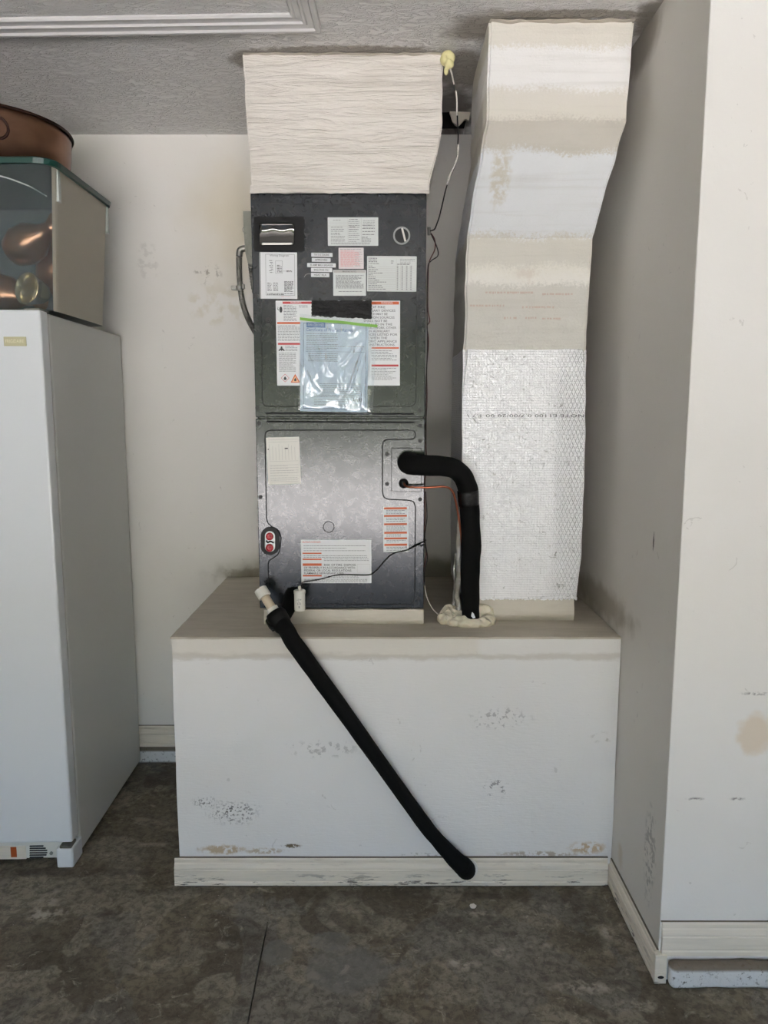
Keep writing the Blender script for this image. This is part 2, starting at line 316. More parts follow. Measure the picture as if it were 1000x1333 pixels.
# ------------------------------------------------------------------ mesh helpers
def obj(name, bm, mat, parent=None, smooth=False, kind=None):
    me = bpy.data.meshes.new(name)
    bmesh.ops.recalc_face_normals(bm, faces=bm.faces[:])
    bm.to_mesh(me); bm.free()
    me.materials.append(mat.m)
    if smooth:
        for p in me.polygons: p.use_smooth = True
    o = bpy.data.objects.new(name, me); C.objects.link(o)
    if parent is not None: adopt(o, parent)
    if kind: o['kind'] = kind
    return o
def adopt(o, parent):
    o.parent = parent
    if parent.type == 'EMPTY': o.matrix_parent_inverse = Matrix.Translation(-Vector(parent.location))
def thing(name, label, cat, loc, group=None):
    o = bpy.data.objects.new(name, None); C.objects.link(o); o.location = loc; o.empty_display_size = .05
    o['label'] = label; o['category'] = cat
    if group: o['group'] = group
    return o
def tag(o, label, cat, group=None):
    o['label'] = label; o['category'] = cat
    if group: o['group'] = group
    return o
def box(bm, x0, x1, y0, y1, z0, z1, bev=0., seg=2):
    b = bmesh.new(); bmesh.ops.create_cube(b, size=1)
    for v in b.verts: v.co = Vector((x0 + (v.co.x + .5) * (x1 - x0), y0 + (v.co.y + .5) * (y1 - y0), z0 + (v.co.z + .5) * (z1 - z0)))
    if bev: bmesh.ops.bevel(b, geom=b.edges[:], offset=bev, segments=seg, profile=.5, affect='EDGES')
    join(bm, b); return bm
def join(bm, b):
    me = bpy.data.meshes.new('tmp'); b.to_mesh(me); b.free(); bm.from_mesh(me); bpy.data.meshes.remove(me)
def bx(*a, **k): return box(bmesh.new(), *a, **k)
def smoothpath(pts, n=6):
    P = [Vector(p) for p in pts]; out = []
    for i in range(len(P) - 1):
        a = P[i - 1] if i else P[0] * 2 - P[1]; b = P[i]; c = P[i + 1]; d = P[i + 2] if i + 2 < len(P) else c * 2 - b
        for k in range(n):
            t = k / n
            out.append(.5 * ((2 * b) + (c - a) * t + (2 * a - 5 * b + 4 * c - d) * t * t + (3 * b - a - 3 * c + d) * t ** 3))
    out.append(P[-1]); return out
def tube(bm, pts, r, seg=12, n=6, caps=True, wob=0., smooth=True):
    """r: number or list per control point"""
    path = smoothpath(pts, n) if smooth and len(pts) > 2 else [Vector(p) for p in pts]
    m = len(path); rs = []
    for i in range(m):
        if isinstance(r, (int, float)): rs.append(r)
        else:
            f = i / (m - 1) * (len(r) - 1); k = min(int(f), len(r) - 2); rs.append(r[k] + (r[k + 1] - r[k]) * (f - k))
    up = None; rings = []
    for i, p in enumerate(path):
        d = (path[min(i + 1, m - 1)] - path[max(i - 1, 0)]).normalized()
        if up is None: up = d.orthogonal().normalized()
        up = (up - d * up.dot(d)).normalized(); s = d.cross(up)
        ring = []
        for k in range(seg):
            a = 2 * math.pi * k / seg
            q = p + (up * math.cos(a) + s * math.sin(a)) * rs[i]
            if wob: q += noise.noise_vector(q * 30) * wob
            ring.append(bm.verts.new(q))
        rings.append(ring)
    for a, b in zip(rings, rings[1:]):
        for k in range(seg): bm.faces.new((a[k], a[(k + 1) % seg], b[(k + 1) % seg], b[k]))
    if caps: bm.faces.new(rings[0]); bm.faces.new(rings[-1][::-1])
    return bm
def tb(*a, **k): return tube(bmesh.new(), *a, **k)
def prism_y(bm, pts, y0, y1):
    a = [bm.verts.new((x, y0, z)) for x, z in pts]; b = [bm.verts.new((x, y1, z)) for x, z in pts]
    bm.faces.new(a); bm.faces.new(b[::-1]); n = len(a)
    for i in range(n): bm.faces.new((a[i], a[(i + 1) % n], b[(i + 1) % n], b[i]))
    return bm
def prism_path(bm, prof, p0, p1, out):
    """extrude a (depth, height) profile from p0 to p1; depth runs along 'out', height along Z"""
    p0 = Vector(p0); p1 = Vector(p1); out = Vector(out)
    a = [bm.verts.new(p0 + out * d + Vector((0, 0, h))) for d, h in prof]; b = [bm.verts.new(p1 + out * d + Vector((0, 0, h))) for d, h in prof]
    bm.faces.new(a); bm.faces.new(b[::-1]); n = len(a)
    for i in range(n): bm.faces.new((a[i], a[(i + 1) % n], b[(i + 1) % n], b[i]))
    return bm
def loft(bm, rings, caps=True):
    R = [[bm.verts.new(p) for p in r] for r in rings]
    for a, b in zip(R, R[1:]):
        n = len(a)
        for i in range(n): bm.faces.new((a[i], a[(i + 1) % n], b[(i + 1) % n], b[i]))
    if caps: bm.faces.new(R[0]); bm.faces.new(R[-1][::-1])
    return bm
def densify(bm, size):
    for _ in range(8):
        e = [x for x in bm.edges if x.calc_length() > size]
        if not e: break
        bmesh.ops.subdivide_edges(bm, edges=e, cuts=1, use_grid_fill=True)
def rumple(bm, amp, freq, seed=0., keep=None):
    for v in bm.verts:
        if keep and keep(v.co): continue
        v.co += noise.noise_vector(v.co * freq + Vector((seed, seed, seed))) * amp
    return bm
def rrect(x0, x1, z0, z1, r, n=5):
    out = []
    for cx, cz, a0 in ((x1 - r, z1 - r, 0), (x0 + r, z1 - r, 90), (x0 + r, z0 + r, 180), (x1 - r, z0 + r, 270)):
        for k in range(n + 1):
            a = math.radians(a0 + 90 * k / n); out.append((cx + r * math.cos(a), cz + r * math.sin(a)))
    return out
def disc(cx, cz, rx, rz, n=24): return [(cx + rx * math.cos(2 * math.pi * k / n), cz + rz * math.sin(2 * math.pi * k / n)) for k in range(n)]

# ------------------------------------------------------------------ the room
# floor: two slabs either side of a saw-cut joint
fb = bmesh.new(); J = [(-.3147, 1.45), (-.3200, 1.60), (-.3235, 1.75), (-.3270, 1.90)]; gw = .0026
xs = -2.9; xe = 3.0
def quad(bm, *p): bm.faces.new([bm.verts.new(q) for q in p])
js = [(-.262, -3.3)] + J
for (xa, ya), (xb, yb) in zip(js, js[1:]):
    wa = gw; wb = gw if yb < 1.85 else .0006
    quad(fb, (xs, ya, 0), (xa - wa, ya, 0), (xb - wb, yb, 0), (xs, yb, 0)); quad(fb, (xa + wa, ya, 0), (xe, ya, 0), (xe, yb, 0), (xb + wb, yb, 0))
    quad(fb, (xa - wa, ya, 0), (xa - wa, ya, -.012), (xb - wb, yb, -.012), (xb - wb, yb, 0)); quad(fb, (xa + wa, ya, 0), (xb + wb, yb, 0), (xb + wb, yb, -.012), (xa + wa, ya, -.012))
    quad(fb, (xa - wa, ya, -.012), (xa + wa, ya, -.012), (xb + wb, yb, -.012), (xb - wb, yb, -.012))
quad(fb, (xs, 1.90, 0), (xe, 1.90, 0), (xe, 3.0, 0), (xs, 3.0, 0))
obj('floor', fb, mFloor, kind='structure')
# loose grit by the platform
# ceiling slab with a rough opening behind the duct
hx0, hx1, hy0, hy1 = .165, .292, 2.655, 2.856
cb = bmesh.new()
for a in ((-3, hx0, -3.3, 3.1), (hx1, 3.1, -3.3, 3.1), (hx0, hx1, -3.3, hy0), (hx0, hx1, hy1, 3.1)): box(cb, *a, ZC, ZC + .02)
ceil = obj('ceiling', cb, mCeil, kind='structure')
obj('ceiling_cavity', bx(hx0 - .05, hx1 + .05, hy0 - .05, hy1 + .05, ZC + .02, ZC + .14), mDark, ceil)
obj('roof_slab', bx(-3.1, 3.2, -3.4, 3.2, ZC + .15, ZC + .35), mPlain, ceil)
fl = bmesh.new()
prism_y(fl, [(.222, ZC), (.226, ZC - .012), (.232, ZC - .030), (.243, ZC - .040), (.252, ZC - .046), (.262, ZC - .036), (.272, ZC - .024), (.280, ZC - .022), (.288, ZC - .030), (.292, ZC)], hy0 - .006, hy0 + .008)
obj('torn_drywall_flap', rumple(fl, .003, 60), mTop, ceil)
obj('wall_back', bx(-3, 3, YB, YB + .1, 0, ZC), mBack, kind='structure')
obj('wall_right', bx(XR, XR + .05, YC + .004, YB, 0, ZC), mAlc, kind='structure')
pb_ = bmesh.new(); box(pb_, XR, 3.0, YC, YC + .0035, .0, ZC, .0012); box(pb_, XR + .052, 3.0, YC + .003, YC + .1, .0, ZC)
obj('wall_front', pb_, mPil, kind='structure')
obj('wall_left', bx(-2.9, -2.8, -3.3, YB, 0, ZC), mPlain, kind='structure')
obj('wall_side', bx(2.9, 3.0, -3.3, YC, 0, ZC), mPlain, kind='structure')
hd = bmesh.new(); box(hd, -2.9, 3, -3.3, -3.18, 2.16, ZC); box(hd, -2.9, -1.95, -3.3, -3.18, 0, 2.16); box(hd, 1.45, 3, -3.3, -3.18, 0, 2.16)
obj('wall_door', hd, mPlain, kind='structure')
# outside: sunlit driveway and the street behind the camera
mDrive = Mat('driveway_concrete', srgb(196, 191, 185), .8); mDrive.mix(mDrive.step(mDrive.noise(1.2, 5), .4, .7, 0, .4), srgb(176, 170, 160))
mGrass = Mat('lawn', srgb(96, 116, 62), .9); mSkyScreen = Mat('sky_screen_green', srgb(66, 70, 50), .9)
obj('driveway', bx(-4, 4.2, -13, -3.3, -.12, -.02), mDrive, kind='structure')
obj('street', bx(-30, 30, -21, -13, -.14, -.04), Mat('asphalt', srgb(110, 108, 104), .9), kind='structure')
gr = bmesh.new(); box(gr, -30, -4, -13, -3.3, -.12, -.02); box(gr, 4.2, 30, -13, -3.3, -.12, -.02); box(gr, -30, 30, -40, -21, -.12, -.02)
obj('lawn', gr, mGrass, kind='structure')
ho = bmesh.new(); box(ho, -34, 34, -36, -24, 0, 7.2); densify(ho, 1.5); rumple(ho, .9, .6); obj('unseen_sky_screen', ho, mSkyScreen, kind='structure')  # unseen block across the street, raised to cut sky light and darken reflections

# baseboards (moulded profile)
def prof(h, t=.014, z0=0.):
    z0 += .003; h -= .003
    return [(0, z0), (t, z0), (t, z0 + h * .12), (t * .8, z0 + h * .16), (t, z0 + h * .2), (t, z0 + h * .56), (t * .78, z0 + h * .60), (t * .95, z0 + h * .64), (t * .7, z0 + h * .78), (t * .45, z0 + h * .82), (t * .5, z0 + h * .93), (t * .3, z0 + h), (0, z0 + h)]
bb = bmesh.new(); prism_path(bb, prof(.090, .012, .068), (-2.8, YB, 0), (-.63, YB, 0), (0, -1, 0))
obj('baseboard_back', bb, mBase, kind='structure')
obj('footing_back', rumple(bx(-2.8, -.63, YB - .006, YB - .0005, 0, .066), .001, 30), mCurb, kind='structure')
bb = bmesh.new(); prism_path(bb, prof(.082, .013), (XR, YP, 0), (XR, YC - .013, 0), (-1, 0, 0))
box(bb, XR - .0128, XR + .017, YC - .014, YC + .001, 0.0, .078, .0015)
bs = obj('baseboard_right', bb, mBase, kind='structure')
dn = bmesh.new(); prism_y(dn, disc(XR + .003, .018, .008, .004, 10), YC - .0148, YC - .0135); obj('knot_hole', dn, mDark, bs)
bb = bmesh.new(); prism_path(bb, prof(.091, .010, .070), (XR + .004, YC, 0), (2.9, YC, 0), (0, -1, 0))
obj('baseboard_front', bb, mTrim, kind='structure')
cu = bmesh.new(); box(cu, XR + .024, 2.9, YC - .032, YC - .0005, -.002, .062, .012, 3); densify(cu, .06); rumple(cu, .0035, 14)
obj('footing_front', cu, mCurb, smooth=True, kind='structure')

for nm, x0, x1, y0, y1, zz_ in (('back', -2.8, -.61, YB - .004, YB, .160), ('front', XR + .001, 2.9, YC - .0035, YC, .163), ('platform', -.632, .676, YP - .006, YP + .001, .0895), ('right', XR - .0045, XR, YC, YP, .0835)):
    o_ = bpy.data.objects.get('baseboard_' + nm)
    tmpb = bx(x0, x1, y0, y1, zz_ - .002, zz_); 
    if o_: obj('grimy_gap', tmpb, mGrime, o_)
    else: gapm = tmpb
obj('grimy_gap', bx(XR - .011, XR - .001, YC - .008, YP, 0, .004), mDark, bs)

# attic hatch on the ceiling
ah = thing('attic_hatch', 'white trimmed attic hatch on the textured ceiling above the freezer', 'hatch', (-.7, 1.7, ZC))
def hp(x, y):       # hatch plane, turned a little
    a = math.radians(-1.75); ox, oy = -.166, 2.086; x -= ox; y -= oy
    return Vector((ox + x * math.cos(a) - y * math.sin(a), oy + x * math.sin(a) + y * math.cos(a), ZC))
CP = [(0, .019), (.004, .021), (.012, .021), (.016, .016), (.030, .014), (.034, .017), (.040, .017), (.043, .012), (.056, .010), (.060, .013), (.066, .013), (.070, .008), (.0701, 0), (0, 0)]
def casing(parent, o0, o1, i0, i1, w=.070):
    """mitred board: outer edge o0->o1, inner edge i0->i1; profile depth hangs from the ceiling"""
    bm = bmesh.new(); A = []; B = []
    for d, h in CP:
        f = min(d / w, 1.0); p = o0.lerp(i0, f); q = o1.lerp(i1, f)
        A.append(bm.verts.new(p - Vector((0, 0, h)))); B.append(bm.verts.new(q - Vector((0, 0, h))))
    bm.faces.new(A); bm.faces.new(B[::-1]); n = len(A)
    for i in range(n): bm.faces.new((A[i], A[(i + 1) % n], B[(i + 1) % n], B[i]))
    return obj('trim_board', bm, mHatchTrim, parent)
ox1, oy1, ox0, oy0 = -.166, 2.086, -1.42, 1.30; w = .070
cs = [hp(ox0, oy1), hp(ox1, oy1), hp(ox1, oy0), hp(ox0, oy0)]; ci = [hp(ox0 + w, oy1 - w), hp(ox1 - w, oy1 - w), hp(ox1 - w, oy0 + w), hp(ox0 + w, oy0 + w)]
for k in range(4): casing(ah, cs[k], cs[(k + 1) % 4], ci[k], ci[(k + 1) % 4])
pn = bmesh.new(); top = [p - Vector((0, 0, .004)) for p in ci]; loft(pn, [[tuple(p) for p in top], [tuple(p + Vector((0, 0, .004))) for p in top]])
obj('panel', pn, mCeil, ah)

# ------------------------------------------------------------------ platform (return-air stand)
pf = thing('equipment_platform', 'white painted boxed platform carrying the air handler, scuffed front with baseboard', 'platform', (.02, 2.45, 0))
XL = -.618; XE = XR - .002
b = bx(XL, XE, YP, YB - .001, 0, ZP - .006); densify(b, .05)
rumple(b, .0022, 6, keep=lambda c: c.z < .01 or c.y > YB - .01)
obj('front_panel', b, mPlat, pf)
b = bx(XL - .003, XE, YP - .003, YB - .001, ZP - .0065, ZP, .002); densify(b, .03); rumple(b, .0012, 25, keep=lambda c: c.y > YB - .01)
obj('top_panel', b, mTop, pf)
b = bmesh.new(); prism_path(b, prof(.088, .015), (XL - .014, YP, 0), (.675, YP, 0), (0, -1, 0))
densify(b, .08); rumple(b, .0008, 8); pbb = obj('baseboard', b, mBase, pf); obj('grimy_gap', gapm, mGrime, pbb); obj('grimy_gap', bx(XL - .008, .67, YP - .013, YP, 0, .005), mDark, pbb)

# ------------------------------------------------------------------ air handler
uh = thing('air_handler', 'dark slate vertical air handler cabinet covered in stickers, standing on the platform', 'air handler', (-.13, 2.45, ZP))
UX0, UX1, UZ0, UZ1, UB = -.381, .1215, .822, 2.039, 2.74
b = bx(UX0 + .004, UX1 - .003, YU + .012, UB, UZ0, UZ1, .003); obj('cabinet', b, mUnit, uh)
b = bx(UX0 + .012, UX1 + .001, YU - .006, UB, ZP + .0005, UZ0 - .001, .002); densify(b, .03); rumple(b, .002, 30, keep=lambda c: c.z < ZP + .002)
obj('base_curb', b, mSeal, uh)
ZS = at(440, 544, YU).z          # seam between the doors
upd = obj('upper_door', bx(UX0, UX1, YU, YU + .0115, ZS + .002, UZ1 - .001, .0022), mUnit, uh)
lod = obj('lower_door', bx(UX0, UX1, YU, YU + .0115, UZ0 + .001, ZS - .002, .0022), mUnit, uh)
def U(u, v, out=0.): return at(u, v, YU - out)
def pressed(pts, closed, parent, r=.0013, name='pressed_line', mat=mUnitDark):  # door-steel grooves as dark beads, their shade put into the colour
    P = [U(u, v) for u, v in pts]
    if closed: P.append(P[0])
    bm = bmesh.new(); tube(bm, P, r, 6, 1, not closed, smooth=False)
    for v in bm.verts: v.co.y = YU + (v.co.y - YU) * .6
    return obj(name, bm, mat, parent)
def rr(x0, y0, x1, y1, r=6, n=5):
    pts = []
    for cx, cy, a0 in ((x1 - r, y0 + r, -90), (x1 - r, y1 - r, 0), (x0 + r, y1 - r, 90), (x0 + r, y0 + r, 180)):
        for k in range(n + 1):
            a = math.radians(a0 + 90 * k / n); pts.append((cx + r * math.cos(a), cy + r * math.sin(a)))
    return pts
def sk_(pts):  # follow the slight keystone of the cabinet
    return pts
up = [(338 + (p[0] - 338) * 1.0 + (p[1] - 265) * (.014 if p[0] < 440 else -.014), p[1]) for p in rr(338, 265, 545, 529, 8)]
pressed(up, True, upd, .0012)
pressed([(346, 538), (539, 539)], False, upd, .003); pressed([(347, 549), (540, 550)], False, lod, .003)
def curvepts(ctrl):
    P = smoothpath([Vector((a, b_, 0)) for a, b_ in ctrl], 4); return [(p.x, p.y) for p in P]
LG = [(541, 563), (541, 567), (539, 571), (534, 572)]
path = [(352, 560), (440, 560), (530, 560)] + curvepts([(530, 560), (538, 561), (541, 566), (538, 571), (530, 572)]) + curvepts([(506, 572), (500, 574), (498, 580)]) + \
       curvepts([(498, 640), (500, 647), (506, 650)]) + curvepts([(530, 651), (538, 653), (541, 660)]) + curvepts([(540, 778), (538, 784), (532, 787)]) + curvepts([(358, 786), (352, 784), (350, 779)]) + \
       curvepts([(349, 738), (350, 731), (356, 726), (363, 720), (365, 710)]) + curvepts([(366, 700), (363, 691), (355, 686), (349, 681), (347, 674)]) + curvepts([(345, 570), (346, 563), (352, 560)])
pressed(path, True, lod, .0018)
pressed(disc(428, 686, 7, 7, 20), True, lod, .0012, 'knockout_ring')
# screws: shared mesh
sm = bmesh.new(); prism_y(sm, disc(0, 0, .0062, .0062, 14), -.0012, .001); prism_y(sm, disc(0, 0, .0038, .0038, 6), -.0045, -.001)
so = None
for i, (u, v, par) in enumerate([(330, 257, upd), (551, 257, upd), (332, 385, upd), (549, 387, upd), (335, 531, upd), (547, 534, upd),
                  (337, 551, lod), (547, 554, lod), (339, 647, lod), (547, 650, lod), (547, 574, lod), (504, 591, lod), (504, 630, lod), (545, 779, lod)]):
    if so is None:
        so = obj('screw', sm, mScrew, par); s_ = so
    else:
        s_ = so.copy(); C.objects.link(s_); s_.parent = par
    s_.location = U(u, v)
g_ = bmesh.new(); p = U(349.5, 417); prism_y(g_, disc(p.x, p.z, .0085, .0085, 18), YU - .003, YU + .001); prism_y(g_, disc(p.x, p.z, .005, .005, 8), YU - .007, YU - .002)
obj('latch_bolt', g_, mScrew, upd)

# printing helpers
FONT = bpy.data.curves.new('font_source', 'FONT'); FONT.resolution_u = 2
FOB = bpy.data.objects.new('font_source', FONT)
def text(bm, s, x, y, z, size, mx=None, align='LEFT', ang=0., bold=0., flip=False, fit=None):
    FONT.body = s; FONT.size = size; FONT.align_x = align; FONT.align_y = 'CENTER'; FONT.offset = bold
    FOB.update_tag(); me = FOB.to_mesh()
    if me is None or not len(me.vertices): FOB.to_mesh_clear(); return
    kx = 1.
    if fit:
        xs_ = [v.co.x for v in me.vertices]; kx = fit / max(max(xs_) - min(xs_), 1e-6)
    tmp = bmesh.new(); tmp.from_mesh(me); FOB.to_mesh_clear()
    a = math.radians(ang) + (math.pi if flip else 0)
    for v in tmp.verts:
        px, pz = v.co.x * kx, v.co.y
        v.co = Vector((x + px * math.cos(a) - pz * math.sin(a), y, z + px * math.sin(a) + pz * math.cos(a)))
    join(bm, tmp)
def bar(bm, x0, x1, z0, z1, y, ang=0.):
    vs = [bm.verts.new(q) for q in ((x0, y, z0), (x1, y, z0), (x1, y, z1), (x0, y, z1))]; bm.faces.new(vs)
class Label:
    """flat sticker on the cabinet, laid out in its own pixels-of-the-door frame"""
    def __init__(s, name, u0, v0, u1, v1, mat, parent, lift=.0006, tilt=0., label=None, r=.001):
        a = U(u0, v1); b_ = U(u1, v0); c = (a + b_) / 2; s.c = c; s.t = math.radians(tilt)
        s.y = YU - lift; s.k = (b_.x - a.x) / (u1 - u0); s.kz = (b_.z - a.z) / (v1 - v0)
        s.u0, s.v0, s.uc, s.vc = u0, v0, (u0 + u1) / 2, (v0 + v1) / 2
        pts = [s.P(x, z) for x, z in rr(u0, v0, u1, v1, .6, 2)]
        bm = bmesh.new(); A = [bm.verts.new(p) for p in pts]; B = [bm.verts.new(p + Vector((0, lift, 0))) for p in pts]
        bm.faces.new(A); bm.faces.new(B[::-1])
        for i in range(len(A)): bm.faces.new((A[i], A[(i + 1) % len(A)], B[(i + 1) % len(A)], B[i]))
        s.o = obj(name, bm, mat, parent); s.bms = {}
        if label: s.o['label'] = label
    def P(s, u, v, out=0.):
        x = (u - s.uc) * s.k; z = -(v - s.vc) * s.kz
        return Vector((s.c.x + x * math.cos(s.t) - z * math.sin(s.t), s.y - out, s.c.z + x * math.sin(s.t) + z * math.cos(s.t)))
    def bm(s, mat):
        if mat.m.name not in s.bms: s.bms[mat.m.name] = (bmesh.new(), mat)
        return s.bms[mat.m.name][0]
    def bar(s, mat, u0, v0, u1, v1, out=.00035):
        b_ = s.bm(mat); b_.faces.new([b_.verts.new(s.P(*q, out)) for q in ((u0, v1), (u1, v1), (u1, v0), (u0, v0))])
    def poly(s, mat, pts, out=.00035):
        b_ = s.bm(mat); b_.faces.new([b_.verts.new(s.P(*q, out)) for q in pts])
    def tx(s, mat, st, u, v, h, align='LEFT', bold=0., fit=None):
        p = s.P(u, v, .0005); text(s.bm(mat), st, p.x, p.y, p.z, h * s.k * 1.35, align=align, ang=math.degrees(s.t), bold=bold, fit=fit * s.k if fit else None)
    def rows(s, mat, u0, v0, u1, v1, step=2.2, th=.55, short=.85, rnd=None):
        rn = random.Random(int(u0 * 7 + v0 * 3)); v = v0
        while v < v1:
            u = u0; end = u1 if rn.random() < .6 else u0 + (u1 - u0) * rn.uniform(short * .75, 1)
            while u < end:
                wd_ = rn.uniform(1.2, 4.5); s.bar(mat, u, v, min(u + wd_, end), v + th); u += wd_ + .7
            v += step
    def done(s):
        for k, (b_, mat) in s.bms.items(): obj('printing', b_, mat, s.o, kind='stuff')
def frame(L, mat, u0, v0, u1, v1, t=.35):
    L.bar(mat, u0, v0, u1, v0 + t); L.bar(mat, u0, v1 - t, u1, v1); L.bar(mat, u0, v0, u0 + t, v1); L.bar(mat, u1 - t, v0, u1, v1)
# rating plate
L = Label('rating_label', 427, 283, 492.5, 320, mLabB, upd, label='pale rating label crowded with fine print')
L.rows(mInkG, 434, 286.5, 446, 288, 2, .5); L.rows(mInkG, 431, 295.5, 448, 303, 2.6, .7); L.rows(mInk, 431, 303.5, 449, 315, 4.2, .7)
L.rows(mInkG, 431, 305.5, 449, 315, 4.2, .5); L.rows(mInk, 455, 285.4, 468, 287, 2, .6); L.rows(mInkG, 454, 288, 468, 315, 2.6, .6); L.rows(mInk, 455, 295, 467, 301, 3.6, .6)
L.rows(mInkG, 473, 287, 488, 296, 2.1, .5); L.rows(mInk, 472, 293, 488, 306, 4, .7); L.rows(mInkG, 471, 308, 483, 315, 1.3, .5); L.rows(mInkG, 431, 316, 482, 318, 1.4, .5)
for v in (290, 294): L.bar(mInkL, 428, v, 470, v + .3)
L.bar(mInkL, 470.5, 284, 470.8, 315); L.bar(mInkL, 453, 284, 453.3, 315); L.done()
L = Label('rose_print_label', 441, 322.5, 473.5, 350, mLabP, upd, label='small label printed in rose red')
L.rows(mInkG, 443, 324.5, 470, 325.5, 2, .5); L.rows(mInkP, 443.5, 326.5, 468, 347, 1.5, .75); L.rows(mInkG, 462, 328, 472, 347, 3, .4); L.done()
L = Label('notice_label', 434, 351.5, 476.5, 385, mLabB, upd, label='grey blue printed notice label')
L.bar(mInkL, 435, 352.2, 475.5, 355); L.tx(mInk, 'IMPORTANT NOTICE', 455, 353.7, 2.2, 'CENTER', fit=18); L.rows(mInkG, 437.5, 358.5, 473.5, 376, 1.25, .6); L.rows(mInk, 441, 379.2, 471, 380.2, 2, .55); L.done()
L = Label('airflow_table_label', 478, 333.5, 542.5, 379.5, mLabB, upd, tilt=-.4, label='ruled table label with four columns of figures')
L.rows(mInk, 480, 336, 491, 341, 2.3, .8); L.rows(mInk, 480, 343.2, 494, 344.5, 2, .6)
for i in range(14):
    v = 346 + i * 2.32; L.bar(mInkL, 480, v + 1.3, 540, v + 1.55); L.rows(mInkG, 480, v, 486 + (i % 5) * 3 + (8 if i > 8 else 0), v + .5, 3, .75)
    for u in (517, 523, 529, 534.5): L.bar(mInk if i % 3 else mInkG, u, v, u + 1.6, v + .8)
for u in (516, 521.5, 527.5, 533): L.bar(mInkL, u, 337, u + .25, 378)
L.rows(mInk, 517, 343.6, 538, 344.2, 3, .8); L.rows(mInk, 509, 339.6, 514, 343, 2.4, .7); L.rows(mInkG, 521, 337, 540, 342, 2.4, .6); frame(L, mInkL, 479.4, 335.2, 541, 378.2, .25); L.done()
L = Label('wiring_diagram_label', 339, 328.5, 386.5, 389, mLab, upd, tilt=-.5, label='tall white wiring diagram sheet')
frame(L, mInkG, 346.5, 331, 383.5, 384.5, .35); L.tx(mInkG, 'Wiring Diagram', 364, 332.8, 2.3, 'CENTER', fit=24)
frame(L, mInkG, 359, 339.5, 368, 356, .3)
for i in range(8): L.rows(mInk, 351 + (i % 3), 339 + i * 2.2, 356, 339.6 + i * 2.2, 3, .6)
for i in range(5): L.rows(mInk, 361, 345 + i * 2.1, 367, 345.5 + i * 2.1, 3, .9)
L.bar(mInkG, 368, 352.6, 380, 352.9); L.rows(mInk, 373, 352, 380, 354, 1.3, .6)
L.rows(mInk, 348.5, 368, 354, 379, 1.7, .6); L.rows(mInk, 356, 368, 362, 379, 1.7, .6); L.rows(mInk, 370, 366, 381.5, 380, 1.3, .7); L.rows(mInk, 348, 381.8, 382, 383.5, 1.4, .7); L.rows(mInkP, 366, 385.7, 378, 386.2, 1.4, .4); L.done()
for (a, b_, c, d), s_, f in (((405.3, 329.2, 433, 334.4), 'TXV 2-1/2 TON UNIT', 20), ((406, 336, 430.5, 340.9), 'APPROVED', 16), ((400, 342.6, 437.2, 348), '25 AMP MAX BREAKER', 30),
                     ((405, 348.9, 432.6, 354), 'SINGLE PHASE ONLY', 20), ((405, 355.3, 428.8, 360.7), 'HEAT RLA', 16)):
    L = Label('sticker', a, b_, c, d, mLab, upd, tilt=-.8); L.tx(mInk, s_, (a + c) / 2, (b_ + d) / 2 + .1, 2.5, 'CENTER', bold=.00006, fit=f); L.done()
obj('scratch_line', tb([U(396, 361, .0004), U(399, 357, .0004), U(405, 356.4, .0004)], .0004, 5), mInkL, upd)
# warning sheet behind the bag
L = Label('warning_sheet', 361, 391.5, 521, 502, mLab, upd, label='large white warning sheet with orange and red bars')
L.bar(mRed, 370, 392.6, 412, 395.6); L.bar(mOr, 484, 392.6, 519.5, 396.4); L.poly(mInk, [(487, 396), (490, 396), (488.5, 393)])
L.tx(mLab, 'WARNING', 387, 394.1, 2.4, 'CENTER', fit=14); L.tx(mLab, 'WARNING', 504, 394.5, 2.6, 'CENTER', fit=15)
L.poly(mInk, disc(367.6, 403, 2, 4, 14)); L.poly(mInk, [(362.8, 399), (364.5, 400.2), (363.6, 401.4), (365, 403.5), (364.2, 404), (362.8, 402), (363.8, 400.6)])
L.rows(mInkG, 371, 397.5, 388, 417, 1.9, .7); L.rows(mInkG, 391, 397.5, 404, 401, 1.9, .6)
L.bar(mOr, 362.5, 419, 400, 421.5); L.rows(mInkG, 363, 423.5, 398, 443, 1.9, .6)
L.bar(mRed, 363, 446, 400, 448.5)
L.poly(mInk, disc(367.6, 451.8, 1.3, 1.3, 8)); L.poly(mInk, [(363.4, 456), (366, 453), (369.2, 453), (371.8, 456), (370.2, 456.6), (368.6, 455), (367.6, 457), (366.4, 455), (365, 456.6)])
L.rows(mInkG, 372.5, 450, 388, 457, 1.9, .55); L.rows(mInkG, 364, 459, 386, 484, 1.7, .55)
D = (371.5, 492)
for a, b_ in (((371.5, 486.5), (377, 492)), ((377, 492), (371.5, 497.5)), ((371.5, 497.5), (366, 492)), ((366, 492), (371.5, 486.5))):
    dx, dy = D[0] - (a[0] + b_[0]) / 2, D[1] - (a[1] + b_[1]) / 2; f = .12
    L.poly(mRed, [a, b_, (b_[0] + (D[0] - b_[0]) * f, b_[1] + (D[1] - b_[1]) * f), (a[0] + (D[0] - a[0]) * f, a[1] + (D[1] - a[1]) * f)])
L.poly(mInk, [(370, 494.5), (369.6, 492.5), (371.3, 489.5), (373.4, 492.5), (373, 494.5)])
L.poly(mOr, [(378.5, 498), (391, 498), (384.7, 486.5)]); L.poly(mTan, [(380.4, 497), (389, 497), (384.7, 489)], .0005); L.poly(mInk, [(383.4, 496), (383.2, 494), (384.9, 491.5), (386.3, 494), (386, 496)], .0007)
